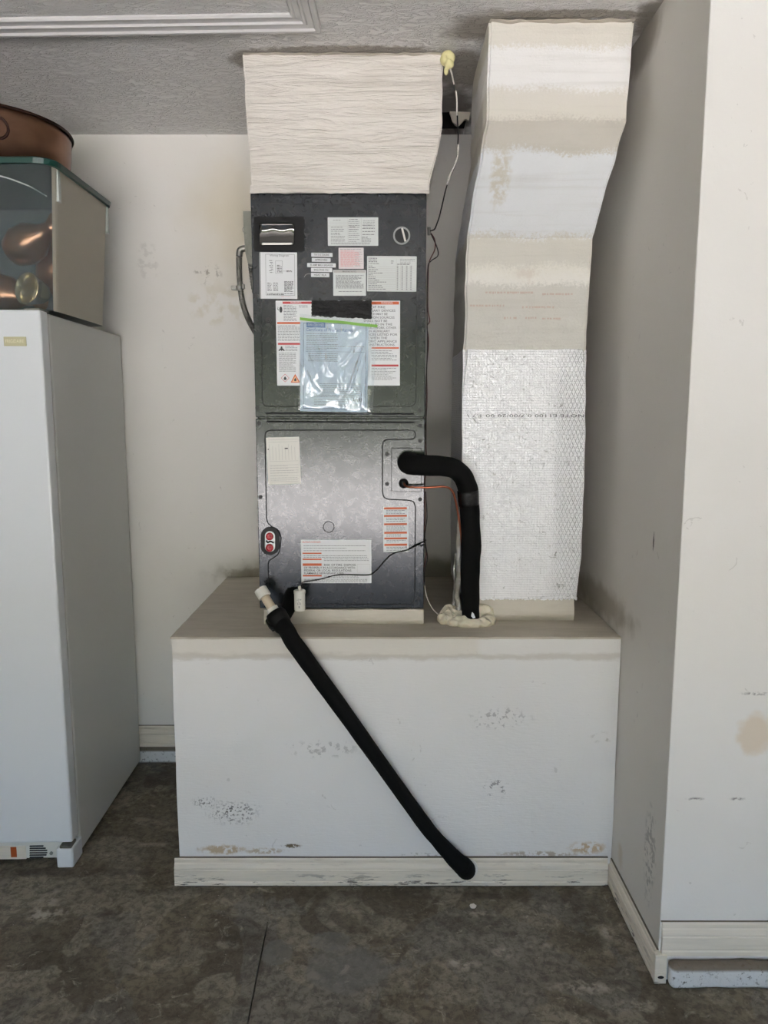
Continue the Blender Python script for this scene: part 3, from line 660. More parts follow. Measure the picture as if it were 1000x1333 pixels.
for i, s_ in enumerate(['RISK OF FIRE', 'AUXILIARY DEVICES', 'WHICH MAY BE', 'IGNITION SOURCES', 'SHALL NOT BE', 'INSTALLED IN THE', 'DUCTWORK, OTHER', 'THAN AUXILIARY', 'DEVICES LISTED FOR', 'USE WITH THE', 'SPECIFIC APPLIANCE', 'INSTRUCTIONS.']):
    e_ = [502, 515, 505, 514, 504.5, 511, 516, 508, 517.5, 504.5, 517, 515][i]
    L.tx(mInkG, s_, e_, 400 + i * 4.42, 3.0, 'RIGHT', bold=.00008, fit=len(s_) * 2.55)
L.bar(mOr, 484, 451.6, 519.5, 453.6); L.rows(mInkG, 484, 456, 517, 470, 2.0, .65); L.bar(mRed, 484, 474.3, 519, 476.8); L.rows(mInkG, 484, 479, 516, 494, 2.1, .6); L.done()
# black tape strip, bag of papers hangs from it
b = bmesh.new(); nx, nz_ = 40, 14; G_ = []
for j in range(nz_ + 1):
    row = []
    for i in range(nx + 1):
        f, g2 = i / nx, j / nz_
        u = 405.5 + 78.5 * f + math.sin(j * 2.1) * .4; v = 391.2 + (20.5 + 3.5 * f) * g2
        if j == nz_: v += noise.noise(Vector((i * .35, 3, 0))) * 2.4
        if j == 0: v += noise.noise(Vector((i * .3, 9, 0))) * 1.0
        row.append(b.verts.new(U(u, v, .0035 + abs(noise.noise(Vector((f * 16 + g2 * 3, g2 * 9, 1)))) * .013)))
    G_.append(row)
for j in range(nz_):
    for i in range(nx): b.faces.new((G_[j][i], G_[j][i + 1], G_[j + 1][i + 1], G_[j + 1][i]))
tag(obj('duct_tape_strip', b, mTape, smooth=True), 'crinkled strip of black tape holding the clear bag on the upper door', 'tape')
dp = thing('document_pouch', 'clear zip bag with green seal holding a blue certificate, taped to the upper door', 'document bag', tuple(U(438, 537, .012)))
PL = Label('certificate', 392, 420, 479, 536, mPaper, dp, lift=.0065, tilt=-.9, label='blue tinted certificate sheet')
frame(PL, mNavy, 396, 421.5, 476.5, 532.5, .6)
PL.bar(mBlue, 400, 420.5, 424, 427); PL.tx(mPaper, 'AHRI CERTIFIED', 401.5, 423.8, 3.4, fit=21)
PL.tx(mBlue, 'Certificate of Product Ratings', 399.5, 430, 4.2, bold=.00008, fit=60)
PL.rows(mInkG, 400, 434.5, 440, 457, 2.3, .7); PL.rows(mInkG, 440, 450.5, 474, 452, 2.3, .6); PL.bar(mNavy, 399, 457.5, 475, 457.9); PL.rows(mInkG, 402, 460, 440, 470, 2.4, .7)
PL.rows(mInkG, 417, 499, 470, 512, 2.4, .6); PL.rows(mInkG, 410, 514, 470, 518, 2.2, .6); PL.rows(mInkG, 410, 520, 455, 527, 2.2, .6)
PL.tx(mInk, 'AHRI', 459, 520.5, 5.6, bold=.00015, fit=12.5); PL.rows(mNavy, 441, 528.3, 456, 529, 2, .8); PL.bar(mInkL, 460, 526.3, 472, 526.7); PL.done()
# bag film: front sheet with folds
b = bmesh.new(); nx, nz_ = 70, 80; G_ = []
tl, tr_, br_, bl = Vector((390.5, 408.5)), Vector((491, 417.5)), Vector((485, 540.5)), Vector((388.5, 533))
fold = lambda f, g2, f0, g0, f1, g1, w_, a_: a_ * math.exp(-((f - (f0 + (f1 - f0) * (g2 - g0) / (g1 - g0))) / w_) ** 2) * max(0, math.sin(math.pi * min(max((g2 - g0) / (g1 - g0), 0), 1))) ** .5
for j in range(nz_ + 1):
    row = []
    for i in range(nx + 1):
        f, g2 = i / nx, j / nz_; p = tl.lerp(tr_, f).lerp(bl.lerp(br_, f), g2)
        h = .0105 + .002 * noise.noise(Vector((f * 5, g2 * 4, 2)))
        for a in ((.18, .14, .42, .62, .035, .0045), (.14, .32, .30, .78, .04, .004), (.08, .50, .28, .80, .04, .004), (.80, .22, .55, .50, .03, .005), (.88, .20, .66, .78, .02, .0055), (.93, .12, .84, .95, .025, .006), (.52, .3, .5, .8, .04, .003)):
            h += fold(f, g2, *a)
        if g2 < .16: h += .002 * math.sin(f * 70) * max(0, 1 - abs(g2 - .12) / .05) * (1 if .3 < f < .75 else 0)
        e = min(f, 1 - f, 1 - g2, g2 + .3); h = min(h, .0078 + e * .06)
        row.append(b.verts.new(U(p.x, p.y, h)))
    G_.append(row)
for j in range(nz_):
    for i in range(nx): b.faces.new((G_[j][i], G_[j][i + 1], G_[j + 1][i + 1], G_[j + 1][i]))
obj('bag_film', b, mFilm, dp, smooth=True)
def strip(name, a, c, th, mat, out, parent, wv=.4):
    bm = bmesh.new(); n = 24; T = []; B_ = []
    for i in range(n + 1):
        f = i / n; u = a[0] + (c[0] - a[0]) * f; v = a[1] + (c[1] - a[1]) * f + math.sin(f * 9) * wv
        T.append(bm.verts.new(U(u, v - th / 2, out))); B_.append(bm.verts.new(U(u, v + th / 2, out)))
    for i in range(n): bm.faces.new((T[i], T[i + 1], B_[i + 1], B_[i]))
    return obj(name, bm, mat, parent)
strip('zip_seal', (390.5, 414.8), (491.5, 424.3), 3.6, mGreen, .0150, dp)
# viewing window
b = bmesh.new(); o_ = rr(330.5, 282, 396, 326.5, 3); i_ = rr(337, 290.5, 383.5, 319.5, 3)
loft(b, [[U(*p) for p in o_], [U(*p, .006) for p in o_], [U(*p, .006) for p in i_], [U(*p, -.002) for p in i_]])
vw = obj('viewing_window', b, mBlk, upd)
b = bmesh.new(); prf = [(290.8, .004), (291.2, .0135), (292.5, .0135), (297.5, .0062), (300, .0050), (314.5, .0050), (315.5, .0075), (316.5, .0075), (317.5, .0055), (318.8, .0085), (319.3, .004)]
rows_ = []
for i in range(25):
    u = 337.8 + 44.8 * i / 24; e = min(i, 24 - i); cut = max(0, 2 - e) * .6
    rows_.append([b.verts.new(U(u, v + (cut if v < 300 else -cut) + (1.2 * math.sin(i * .5) if 296 < v < 301 else 0), h if e else .005)) for v, h in prf])
for a_, b_ in zip(rows_, rows_[1:]):
    for k in range(len(prf) - 1): b.faces.new((a_[k], b_[k], b_[k + 1], a_[k + 1]))
obj('clear_cover', b, mClear, vw, smooth=True)
# round sight plug
p = U(523, 307)
b = bmesh.new(); n = 28; loft(b, [[(p.x + r * math.cos(2 * math.pi * k / n), y, p.z + r * math.sin(2 * math.pi * k / n)) for k in range(n)] for r, y in ((.0245, YU), (.0245, YU - .005), (.0205, YU - .005), (.020, YU - .002))])
kn = obj('round_plug', b, mRing, upd, smooth=False)
obj('plug_face', prism_y(bmesh.new(), disc(p.x, p.z, .0199, .0199), YU - .003, YU), mUnitDark, kn)
b = bmesh.new(); a1 = Vector((p.x + .001, p.z + .0195)); a2 = Vector((p.x + .0105, p.z - .016)); dv = (a2 - a1).normalized(); nn_ = Vector((dv.y, -dv.x)) * .0026
prism_y(b, [tuple(a1 + nn_), tuple(a2 + nn_), tuple(a2 - nn_), tuple(a1 - nn_)], YU - .0085, YU - .001); obj('plug_bar', b, mLabC, kn)
# lower door labels
L = Label('installer_label', 348.5, 569, 390.5, 630.5, mLabC, lod, tilt=1.6, label='plain cream label with faded print')
for i in range(9): L.bar(mInkL, 352 + i * 4, 578 + (i % 3) * 2, 352.35 + i * 4, 599)
for v in (572, 575, 600, 605, 608.5, 612, 615, 619, 623, 626.5): L.bar(mInkL, 351, v, 388, v + .35)
L.rows(mInkL, 352, 606, 386, 626, 3.1, .5); L.bar(mInk, 371.5, 583, 375.5, 584.4); L.bar(mInk, 350, 583.6, 351.3, 585); L.done()
L = Label('fire_warning_label', 392.5, 702.5, 483.5, 759, mLab, lod, label='wide white fire warning label with orange bars')
L.rows(mOr, 394.5, 704.5, 418, 707, 1.5, .5); L.rows(mInkG, 396, 710, 476, 719, 3.2, .6)
for v, h_ in ((719.3, 1.6), (727, 1.8), (733.2, 3.2), (748.3, 2)): L.bar(mOr, 394.5, v, 419, v + h_)
L.rows(mInkG, 396, 723, 478, 725.5, 1.9, .6); L.rows(mInkG, 422, 727.2, 480, 731, 2, .6)
L.tx(mInk, 'RISK OF FIRE. DISPOSE', 422, 735.3, 2.9, bold=.00006, fit=41); L.tx(mInk, 'OF PROPERLY IN ACCORDANCE WITH', 396, 739, 2.9, bold=.00006, fit=66)
L.tx(mInk, 'FEDERAL OR LOCAL REGULATIONS.', 396, 742.6, 2.9, bold=.00006, fit=62); L.tx(mInk, 'FLAMMABLE REFRIGERANT USED.', 396, 746.2, 2.7, bold=.00006, fit=52)
L.rows(mInkG, 422, 749.5, 468, 753, 2, .6); L.rows(mInkG, 396, 753.8, 478, 757.5, 1.7, .55); frame(L, mInkL, 465, 734, 482, 745, .3); L.done()
L = Label('striped_warning_label', 499, 659, 532, 718.5, mLab, lod, tilt=.6, label='narrow white label with six orange bars')
for v, h_ in ((660.3, 2.7), (670.2, 2.4), (681, 2.4), (692, 2.6), (699.5, 2.4), (707.6, 2.8)): L.bar(mOr, 500.2, v, 530, v + h_)
for a, b_ in ((664.2, 669), (674, 680), (684.5, 691), (695.5, 698.5), (703, 706.5), (712, 717)): L.rows(mInkG, 503, a, 528, b_, 2, .6)
L.tx(mInk, '8', 529, 712.5, 3.2, 'CENTER'); L.done()
# drain ports
b = bmesh.new(); o_ = rr(339.5, 686.5, 363.5, 722.5, 11.4, 8); i_ = rr(344.6, 691.5, 358.2, 718.5, 6.6, 8)
loft(b, [[U(*p) for p in o_], [U(*p, .008) for p in o_], [U(*p, .008) for p in i_], [U(*p, -.001) for p in i_]]); dr = obj('drain_port', b, mBlk, lod)
obj('port_plate', prism_y(bmesh.new(), [(U(*p).x, U(*p).z) for p in i_], YU - .003, YU), mRing, dr)
for v in (698, 712.6):
    p = U(351.4, v); b = bmesh.new(); n = 20
    loft(b, [[(p.x + r * math.cos(2 * math.pi * k / n), y, p.z + r * math.sin(2 * math.pi * k / n)) for k in range(n)] for r, y in ((.0115, YU - .002), (.0115, YU - .008), (.009, YU - .009), (.0075, YU - .006), (.004, YU - .006), (.003, YU - .011))])
    obj('red_plug', b, mRed2, dr, smooth=False)
obj('port_strap', tb([U(346.5, 703.5, .006), U(348.5, 706.2, .007), U(352, 705, .007), U(356.5, 706.8, .006)], .0022, 8), mBlk, dr)
# refrigerant cover plate
b = bmesh.new(); pl = U(509.5, 640); ph = U(549, 583); box(b, pl.x, ph.x, YU - .006, YU, pl.z, ph.z, .0015); cpl = obj('cover_plate', b, mUnit, lod)
p = U(525.5, 629); b = bmesh.new(); loft(b, [[(p.x + r * math.cos(2 * math.pi * k / n), y, p.z + r * math.sin(2 * math.pi * k / n)) for k in range(n)] for r, y in ((.0145, YU - .006), (.0145, YU - .012), (.009, YU - .014), (.006, YU - .010))]); obj('rubber_grommet', b, mBlk, cpl)
b = bmesh.new(); p = U(534, 603); loft(b, [[(p.x + r * math.cos(2 * math.pi * k / n), y, p.z + r * math.sin(2 * math.pi * k / n)) for k in range(n)] for r, y in ((.034, YU - .006), (.034, YU - .010), (.030, YU - .011))]); obj('pipe_collar', b, mBlk, cpl)
# side junction bracket
b = bmesh.new()
def S(u, v, Y): return tuple(at(u, v, Y))
Yj = 2.32
jp = [(316.5, 275), (334, 275), (334, 346), (323, 343), (319.5, 330), (317.5, 305)]
prism_y(b, [(at(u, v, Yj).x, at(u, v, Yj).z) for u, v in jp], Yj, Yj + .09); jb = obj('junction_box', b, mGray, uh)
jb['label'] = 'grey metal electrical box on the left side'
kp = at(320.8, 299, Yj); obj('knockout', tb([(kp.x + .011 * math.cos(a), Yj - .0005, kp.z + .011 * math.sin(a)) for a in [math.pi * .5 + math.pi * k / 10 for k in range(11)]], .0009, 5, 1), mGray, jb)

# ------------------------------------------------------------------ plenum above the unit
def grid_face(bm, a, b_, c, d, nu, nv, amp=.0, freq=20):
    G2 = []
    for j in range(nv + 1):
        r = []
        for i in range(nu + 1):
            f, g2 = i / nu, j / nv; p = Vector(a).lerp(Vector(b_), f).lerp(Vector(d).lerp(Vector(c), f), g2); r.append(bm.verts.new(p))
        G2.append(r)
    for j in range(nv):
        for i in range(nu): bm.faces.new((G2[j][i], G2[j][i + 1], G2[j + 1][i + 1], G2[j + 1][i]))
def duct(name, rings, mat, parent, amp, freq, size=.02, bev=0., caps=True):
    bm = loft(bmesh.new(), rings, caps)
    if bev: bmesh.ops.bevel(bm, geom=[e for e in bm.edges if abs((e.verts[0].co - e.verts[1].co).normalized().z) > .6], offset=bev, segments=3, affect='EDGES')
    densify(bm, size); rumple(bm, amp, freq)
    return obj(name, bm, mat, parent, smooth=False)
pl_ = thing('supply_plenum', 'wide white mastic-coated plenum box joining the air handler to the ceiling', 'duct', (-.13, 2.45, UZ1))
def ring4(x0, x1, y0, y1, z): return [(x0, y0, z), (x1, y0, z), (x1, y1, z), (x0, y1, z)]
a1, a2 = at(327, 249, YU - .008), at(557, 249, YU - .008)
c1, c2 = at(322, 165, 2.222), at(574, 178, 2.222)
d1, d2 = atz(316, 71, ZC), atz(578, 69, ZC)
duct('plenum_box', [ring4(a1.x, a2.x, YU - .008, 2.72, UZ1 + .001), ring4(a1.x - .001, a2.x + .003, YU - .008, 2.72, UZ1 + .022), ring4(c1.x, c2.x, 2.222, 2.72, c2.z), ring4(d1.x, d2.x, 2.243, 2.72, ZC - .001)], mMas, pl_, .0045, 16, .016, .004)
b = bmesh.new()  # sealant ledge along the cabinet top
for i in range(60): pass
box(b, a1.x - .003, a2.x + .004, YU - .014, YU - .006, UZ1 - .004, UZ1 + .018, .003); densify(b, .01); rumple(b, .003, 40); obj('sealant_bead', b, mMas, pl_, smooth=True)
b = bmesh.new(); box(b, d1.x + .004, d2.x - .004, 2.232, 2.25, ZC - .004, ZC - .0005, .002); densify(b, .012); rumple(b, .004, 35); obj('ceiling_sealant', b, mTop, pl_, smooth=True)

# ------------------------------------------------------------------ return duct on the right
rd = thing('return_duct', 'tall offset square duct, patched white paint above silver foil wrap, right of the unit', 'duct', (.42, 2.42, ZP))
x0b, x1b = at(605, 457, 2.237).x, at(764, 457, 2.237).x
z1 = at(700, 310, 2.237).z; z2 = at(700, 157, 2.066).z
duct('painted_duct', [ring4(.2375, .6010, 2.240, 2.600, 1.600), ring4(at(608, 310, 2.237).x, at(772, 310, 2.237).x, 2.237, 2.600, z1),
                      ring4(at(633, 155, 2.066).x, at(816, 158, 2.066).x, 2.066, 2.430, z2), ring4(at(637, 27, 2.066).x, at(826, 27, 2.066).x, 2.066, 2.430, ZC - .001)], mDuct, rd, .0035, 18, .016, .006)
fr = []
for z, xa, xb in ((.846, .2400, .6005), (1.0, .2385, .6060), (1.25, .2360, .6070), (1.45, .2350, .6040), (1.604, .2352, .6030)): fr.append(ring4(xa, xb, 2.229, 2.606, z))
duct('foil_wrap', fr, mFoil, rd, .0025, 14, .016, .014)
# torn lower edge of the foil
b = bmesh.new(); n = 90; T = []; B_ = []
for i in range(n + 1):
    x = .243 + (.598 - .243) * i / n; T.append(b.verts.new((x, 2.2265, .853))); B_.append(b.verts.new((x, 2.2265 - random.uniform(0, .003), .846 + random.uniform(-.004, .002))))
for i in range(n): b.faces.new((T[i], T[i + 1], B_[i + 1], B_[i]))
obj('torn_foil_edge', b, mFoil, rd)
b = bmesh.new(); x = .247
text(b, 'NOTE E1100 0.7/00/20 00 1.7 \\', .600, 2.2235, at(700, 541, 2.23).z, .0125, flip=True, fit=.35)
obj('foil_printing', b, mInkG, rd)
b = bmesh.new()
for v, a_, c_ in ((381, 632, 694), (383, 706, 745), (398, 612, 656), (400, 680, 720), (414, 656, 672), (414, 684, 700), (415, 706, 730)):
    u = a_
    while u < c_:
        p = at(u, v, 2.2325); h_ = random.uniform(.0012, .0034); bar(b, p.x, p.x + random.uniform(.003, .008), p.z - h_, p.z + .003, 2.2325); u += random.uniform(2.6, 4.6)
mFaint = Mat('faded_red_stencil', srgb(200, 182, 170), .6); obj('faded_stencil', b, mFaint, rd, kind='stuff')
cb_ = bx(.2500, .5925, 2.240, 2.600, ZP + .0005, .851); densify(cb_, .03); rumple(cb_, .0025, 20, keep=lambda c: c.z < ZP + .002); obj('duct_collar', cb_, mSeal, rd)
b = bmesh.new(); box(b, at(638, 27, 2.05).x, at(838, 27, 2.05).x - .02, 2.052, 2.075, ZC - .004, ZC - .0005, .002); densify(b, .012); rumple(b, .005, 30); obj('ceiling_sealant', b, mTop, rd, smooth=True)
# crumpled foil tape down the left front edge
pts = [(599, 655), (598, 690), (596.5, 720), (597, 750), (596, 775), (596.5, 793)]
b = bmesh.new(); tube(b, [at(u, v, 2.222) for u, v in pts], [.004, .009, .007, .011, .008, .010], 10, 8, wob=.006); obj('foil_tape', b, mFoilS, rd)
b = bmesh.new(); tube(b, [at(u - 4, v, 2.25) for u, v in pts[2:]], [.003, .006, .005, .007], 8, 8, wob=.006); obj('foil_tape', b, mFoilS, rd)

# ------------------------------------------------------------------ insulated line, copper tube, foam, wires
lp = thing('refrigerant_line', 'thick black insulated refrigerant pipe bending from the cabinet down into foam', 'pipe', tuple(at(612, 806, 2.19)))
path = [at(533, 603, 2.205), at(532.5, 603, 2.165), at(540, 605, 2.135), at(556, 606, 2.125), at(578, 607, 2.135), at(594, 612, 2.155), at(605, 624, 2.17), at(610.5, 642, 2.178), at(612, 670, 2.185), at(613.5, 710, 2.19), at(612, 750, 2.19), at(612.5, 780, 2.192), at(613, 806, 2.20)]
b = bmesh.new(); tube(b, path, [.033, .033, .0305, .029, .029, .029, .030, .0295, .029, .030, .0285, .0275, .0262], 20, 6, wob=.0018); obj('foam_sleeve', b, mRub, lp, smooth=True)
b = bmesh.new(); tube(b, [at(609, 638, 2.176), at(610, 648, 2.179), at(611, 657, 2.181)], [.0312, .0316, .0308], 20, 3, wob=.002); obj('tape_joint', b, mTape, lp, smooth=True)
b = bmesh.new(); prism_y(b, [(at(u, v, 2.172).x, at(u, v, 2.172).z) for u, v in ((614.5, 796), (617, 799), (619, 804), (616, 805), (613.5, 802))], 2.170, 2.176); obj('torn_spot', b, mLab, lp)
cpt = obj('copper_tube', tb([at(526, 629, 2.19), at(528, 632.5, 2.175), at(535, 634.2, 2.165), at(556, 634.5, 2.16), at(578, 633.6, 2.16), at(587, 637, 2.165), at(592, 647, 2.17), at(597, 672, 2.185), at(601, 705, 2.20), at(602.5, 745, 2.208), at(603, 780, 2.205), at(603.5, 803, 2.20)], .0034, 10), mCop, smooth=True)
tag(cpt, 'thin bare copper tube curving beside the thick black pipe', 'tube')
def foam(name, blobs, mat, label):
    bm = bmesh.new()
    for (c, r) in blobs:
        t_ = bmesh.new(); bmesh.ops.create_icosphere(t_, subdivisions=3, radius=1)
        for v in t_.verts:
            q = Vector((v.co.x * r[0], v.co.y * r[1], v.co.z * r[2])); v.co = Vector(c) + q + noise.noise_vector((Vector(c) + q) * 45) * min(r) * .3
        join(bm, t_)
    o = obj(name, bm, mat); md = o.modifiers.new('merge', 'REMESH'); md.mode = 'VOXEL'; md.voxel_size = .0025; md.use_smooth_shade = True
    return tag(o, label, 'foam')
def P3(u, v, Y, dz=0): p = at(u, v, Y); return (p.x, p.y, p.z + dz)
fz = ZP
foam('expanding_foam', [((.195, 2.215, fz + .008), (.030, .028, .030)), ((.222, 2.195, fz + .006), (.030, .024, .017)), ((.250, 2.180, fz + .006), (.028, .020, .018)), ((.278, 2.178, fz + .006), (.03, .022, .018)),
      ((.305, 2.19, fz + .006), (.024, .022, .017)), ((.322, 2.215, fz + .008), (.024, .025, .02)), ((.25, 2.225, fz + .010), (.07, .034, .026)), ((.205, 2.235, fz + .016), (.034, .028, .034)), ((.30, 2.235, fz + .014), (.045, .018, .042)),
      ((.232, 2.19, fz + .020), (.014, .012, .012)), ((.243, 2.182, fz + .012), (.016, .012, .02)), ((.185, 2.205, fz + .014), (.012, .02, .016))], mFoam, 'cream expanding foam mound around the pipes on the platform top')
fc = at(583, 78, 2.225)
foam('expanding_foam', [((fc.x - .010, 2.228, ZC - .022), (.012, .012, .016)), ((fc.x + .010, 2.226, ZC - .018), (.013, .012, .014)), ((fc.x + .004, 2.222, ZC - .036), (.014, .012, .013)), ((fc.x - .004, 2.226, ZC - .052), (.006, .006, .014)), ((fc.x, 2.23, ZC - .010), (.018, .012, .012))], mFoamY, 'small yellowish foam blob where the ceiling meets the plenum corner')
tag(obj('ceiling_wire', tb([at(585, 86, 2.235), at(590, 105, 2.25), at(594, 130, 2.26), at(595.5, 155, 2.27), at(596.5, 180, 2.27), at(595, 205, 2.27), at(590, 222, 2.27), at(583, 238, 2.27), at(577, 262, 2.27), at(571, 285, 2.26), at(566, 298, 2.24), at(560, 301, 2.225)], .0021, 7, wob=.0012), mWireB), 'thin black paint-splashed wire hanging from the ceiling foam', 'wire')
ww = bpy.data.objects['ceiling_wire']
obj('paint_crust', tb([at(586, 89, 2.232), at(589, 99, 2.245), at(591.5, 110, 2.252)], .0026, 7, wob=.0015), mMas, ww)
obj('paint_crust', tb([at(593.5, 118, 2.252), at(594.6, 135, 2.256), at(595, 150, 2.262)], .0022, 7, wob=.0015), mMas, ww)
obj('paint_crust', tb([at(597, 188, 2.264), at(595.5, 204, 2.264), at(590, 220, 2.264), at(584.5, 231, 2.264), at(582, 240, 2.264)], [.0028, .0024, .0024, .0045, .002], 7, wob=.002), mMas, ww)
cw = thing('control_wiring', 'bundle of thin brown and black control wires running down the cabinet right edge', 'wiring', tuple(at(556, 560, 2.23)))
cn = bmesh.new(); tube(cn, [at(558.5, 296, 2.23), at(558.8, 306, 2.23)], .005, 10); obj('wire_connector', cn, mSteel, cw)
obj('wire', tb([at(560, 302, 2.23), at(566, 312, 2.24), at(566, 325, 2.25), at(559, 341, 2.24), at(557.5, 360, 2.24), at(557, 400, 2.24), at(559.5, 418, 2.24), at(556, 425, 2.24), at(558, 445, 2.24), at(555.5, 480, 2.24), at(556, 520, 2.24), at(553.5, 560, 2.24)], .0017, 6), mWireR, cw)
obj('wire', tb([at(561, 304, 2.23), at(569, 322, 2.25), at(570, 333, 2.25), at(561, 340, 2.24), at(557, 350, 2.235), at(556, 400, 2.235), at(556.5, 450, 2.235), at(555, 500, 2.235), at(554.5, 580, 2.235)], .0017, 6), mWireB, cw)
obj('wire', tb([at(554, 575, 2.235), at(555, 600, 2.235), at(552.5, 640, 2.235), at(554, 668, 2.235), at(552, 700, 2.235), at(555, 720, 2.235), at(551.5, 745, 2.235), at(553, 765, 2.235)], .0019, 6), mWireR, cw)
obj('wire', tb([at(554, 640, 2.23), at(556, 672, 2.23), at(553, 700, 2.23), at(556.5, 725, 2.23), at(553, 742, 2.23), at(552.5, 762, 2.23)], .0016, 6), mWireB, cw)
obj('white_wire', tb([at(552.5, 762, 2.23), at(556, 778, 2.235), at(563, 792, 2.235), at(571, 800, 2.22), at(576, 803, 2.205)], .0015, 6), mWireW, cw)
# flexible conduit on the left
fx = thing('flexible_conduit', 'ribbed metal conduit looping from the grey box on the left side', 'conduit', tuple(at(313, 375, 2.36)))
path = smoothpath([at(323, 324, 2.36), at(317, 323.5, 2.36), at(312.5, 326, 2.36), at(311.5, 334, 2.36), at(311.5, 350, 2.36), at(312.5, 370, 2.36), at(315.5, 392, 2.37), at(321, 410, 2.38), at(330, 428, 2.40), at(338, 440, 2.42)], 8)
obj('elbow_fitting', tb(path[:26:3], .0098, 14, 3), mSteel, fx, smooth=True)
b = bmesh.new(); m_ = len(path); tot = 0
rib = []; acc = 0; pp = []
for i in range(25, m_ - 1):
    for k in range(5): pp.append(path[i].lerp(path[i + 1], k / 5))
pp.append(path[-1]); tube(b, pp, [(.0098 if k % 4 < 2 else .0080) for k in range(len(pp))], 14, 1, smooth=False); obj('ribbed_hose', b, mSteel, fx)
b = bmesh.new(); p = at(312.3, 375, 2.36); tube(b, [p + Vector((-.001, 0, .006)), p + Vector((0, 0, -.006))], .0125, 14, smooth=False); box(b, p.x - .026, p.x - .010, 2.352, 2.368, p.z - .006, p.z + .006, .001); box(b, p.x + .008, p.x + .016, 2.350, 2.362, p.z - .003, p.z + .011, .001); obj('conduit_clamp', b, mSteel, fx)
b = bmesh.new(); p = at(312.6, 374, 2.345); tube(b, [p, p + Vector((0, -.004, 0))], .0035, 8, smooth=False); obj('clamp_screw', b, mRing, fx)
b = bmesh.new(); pth = smoothpath([at(325, 338, 2.40), at(327, 355, 2.40), at(330, 375, 2.41), at(336, 400, 2.42)], 10); tube(b, pth, [(.006 if k % 2 else .0075) for k in range(len(pth))], 10, 1, smooth=False)
tag(obj('armoured_cable', b, mSteel), 'narrow ribbed cable between the conduit and the cabinet', 'cable')

# ------------------------------------------------------------------ float switch with its lead
fs = thing('float_switch', 'small white cylindrical float switch in front of the cabinet foot', 'switch', tuple(at(391, 795, 2.13)))
def lathe(prof_, c, axis=Vector((0, 0, 1)), seg=24):
    bm = bmesh.new(); axis = axis.normalized(); u_ = axis.orthogonal().normalized(); w_ = axis.cross(u_)
    R = [[Vector(c) + axis * h + (u_ * math.cos(2 * math.pi * k / seg) + w_ * math.sin(2 * math.pi * k / seg)) * max(r, .0002) for k in range(seg)] for r, h in prof_]
    return loft(bm, R)
c0 = at(390.5, 794.5, 2.13)
obj('switch_body', lathe([(.0145, 0), (.0165, .002), (.0165, .052), (.0175, .052), (.0175, .060), (.015, .062), (.0045, .062), (.0045, .070), (.003, .074)], c0), mPVC, fs, smooth=False)
b = bmesh.new()
for k, s_ in enumerate(('-||+', '(S)', '8')): text(b, s_, c0.x, 2.13 - .0170, c0.z + .036 - k * .011, .010, align='CENTER')
obj('switch_printing', b, mInkG, fs)
obj('switch_lead', tb([c0 + Vector((0, 0, .072)), at(391.5, 761, 2.15), at(396, 757.5, 2.192), at(415, 754.5, 2.199), at(436, 749, 2.199), at(452, 748, 2.199), at(480, 748.5, 2.199), at(490, 743, 2.197), at(503, 728, 2.198), at(513, 720.5, 2.199), at(530, 716, 2.198), at(540, 711.5, 2.196), at(550, 706, 2.198), at(554.5, 703, 2.225)], .0017, 7), mWireB, fs)
obj('switch_lead', tb([at(536, 713, 2.196), at(545, 709.5, 2.190), at(549, 711, 2.192), at(553, 706, 2.215)], .0014, 7), mWireB, fs)

# ------------------------------------------------------------------ condensate drain
dl = thing('condensate_drain', 'long black insulated drain pipe slanting across the white platform front', 'pipe', tuple(at(606, 1132, 2.05)))
A0 = at(339.5, 768, 2.13); A1 = at(357.5, 797.5, 2.10); ax = (A1 - A0); Ln = ax.length; ad = ax.normalized()
obj('pvc_cap', lathe([(.0175, 0), (.0195, .002), (.0195, .028), (.0175, .029)], A0 - ad * .004, ad), mPVC, dl, smooth=False)
obj('pvc_stub', lathe([(.0135, 0), (.0135, Ln - .01)], A0 + ad * .01, ad), mPVCt, dl, smooth=True)
obj('pvc_collar', lathe([(.0165, 0), (.0175, .001), (.0175, .015), (.0165, .016)], A1 - ad * .016, ad), mPVC, dl)
el_ = bmesh.new(); tube(el_, [A1 - ad * .002, A1 + ad * .012, A1 + ad * .034, A1 + ad * .056], [.026, .0315, .030, .0255], 18, 4, wob=.002)
obj('pipe_fitting', el_, mBlk, dl, smooth=True)
b = bmesh.new(); tube(b, [at(352, 806, 2.10), at(357, 814, 2.085), at(360, 820, 2.08)], [.016, .017, .012], 12, 4, wob=.002); obj('tape_flap', b, mTape, dl)
b = bmesh.new(); tube(b, [at(382, 774, 2.203), at(380, 779, 2.185), at(376, 790, 2.15), at(368, 804, 2.105)], [.026, .025, .022, .022], 18, 6, wob=.0012); obj('elbow', b, mRub, dl, smooth=True)
b = bmesh.new(); tube(b, [A1 + ad * .02, at(374, 822, 2.062), at(387, 843, 2.040), at(440, 916, 2.040), at(500, 1000, 2.040), at(552, 1072, 2.040), at(570, 1094, 2.040), at(592, 1118, 2.038), at(605, 1129, 2.040)],
     [.024, .0245, .0245, .0235, .0215, .0215, .0215, .025, .0275], 20, 6, wob=.0012); obj('foam_sleeve', b, mRub, dl, smooth=True)
b = bmesh.new(); tube(b, [at(600, 1125, 2.036), at(606, 1131, 2.045), at(607, 1132, 2.062)], [.027, .0285, .0285], 20, 5, wob=.001); obj('elbow', b, mRub, dl, smooth=True)
b = bmesh.new(); p = at(608, 1131, 2.054); prism_y(b, disc(p.x, p.z, .0325, .034, 24), 2.0525, 2.056); obj('wall_hole_rim', rumple(b, .001, 60), mPVC, dl)

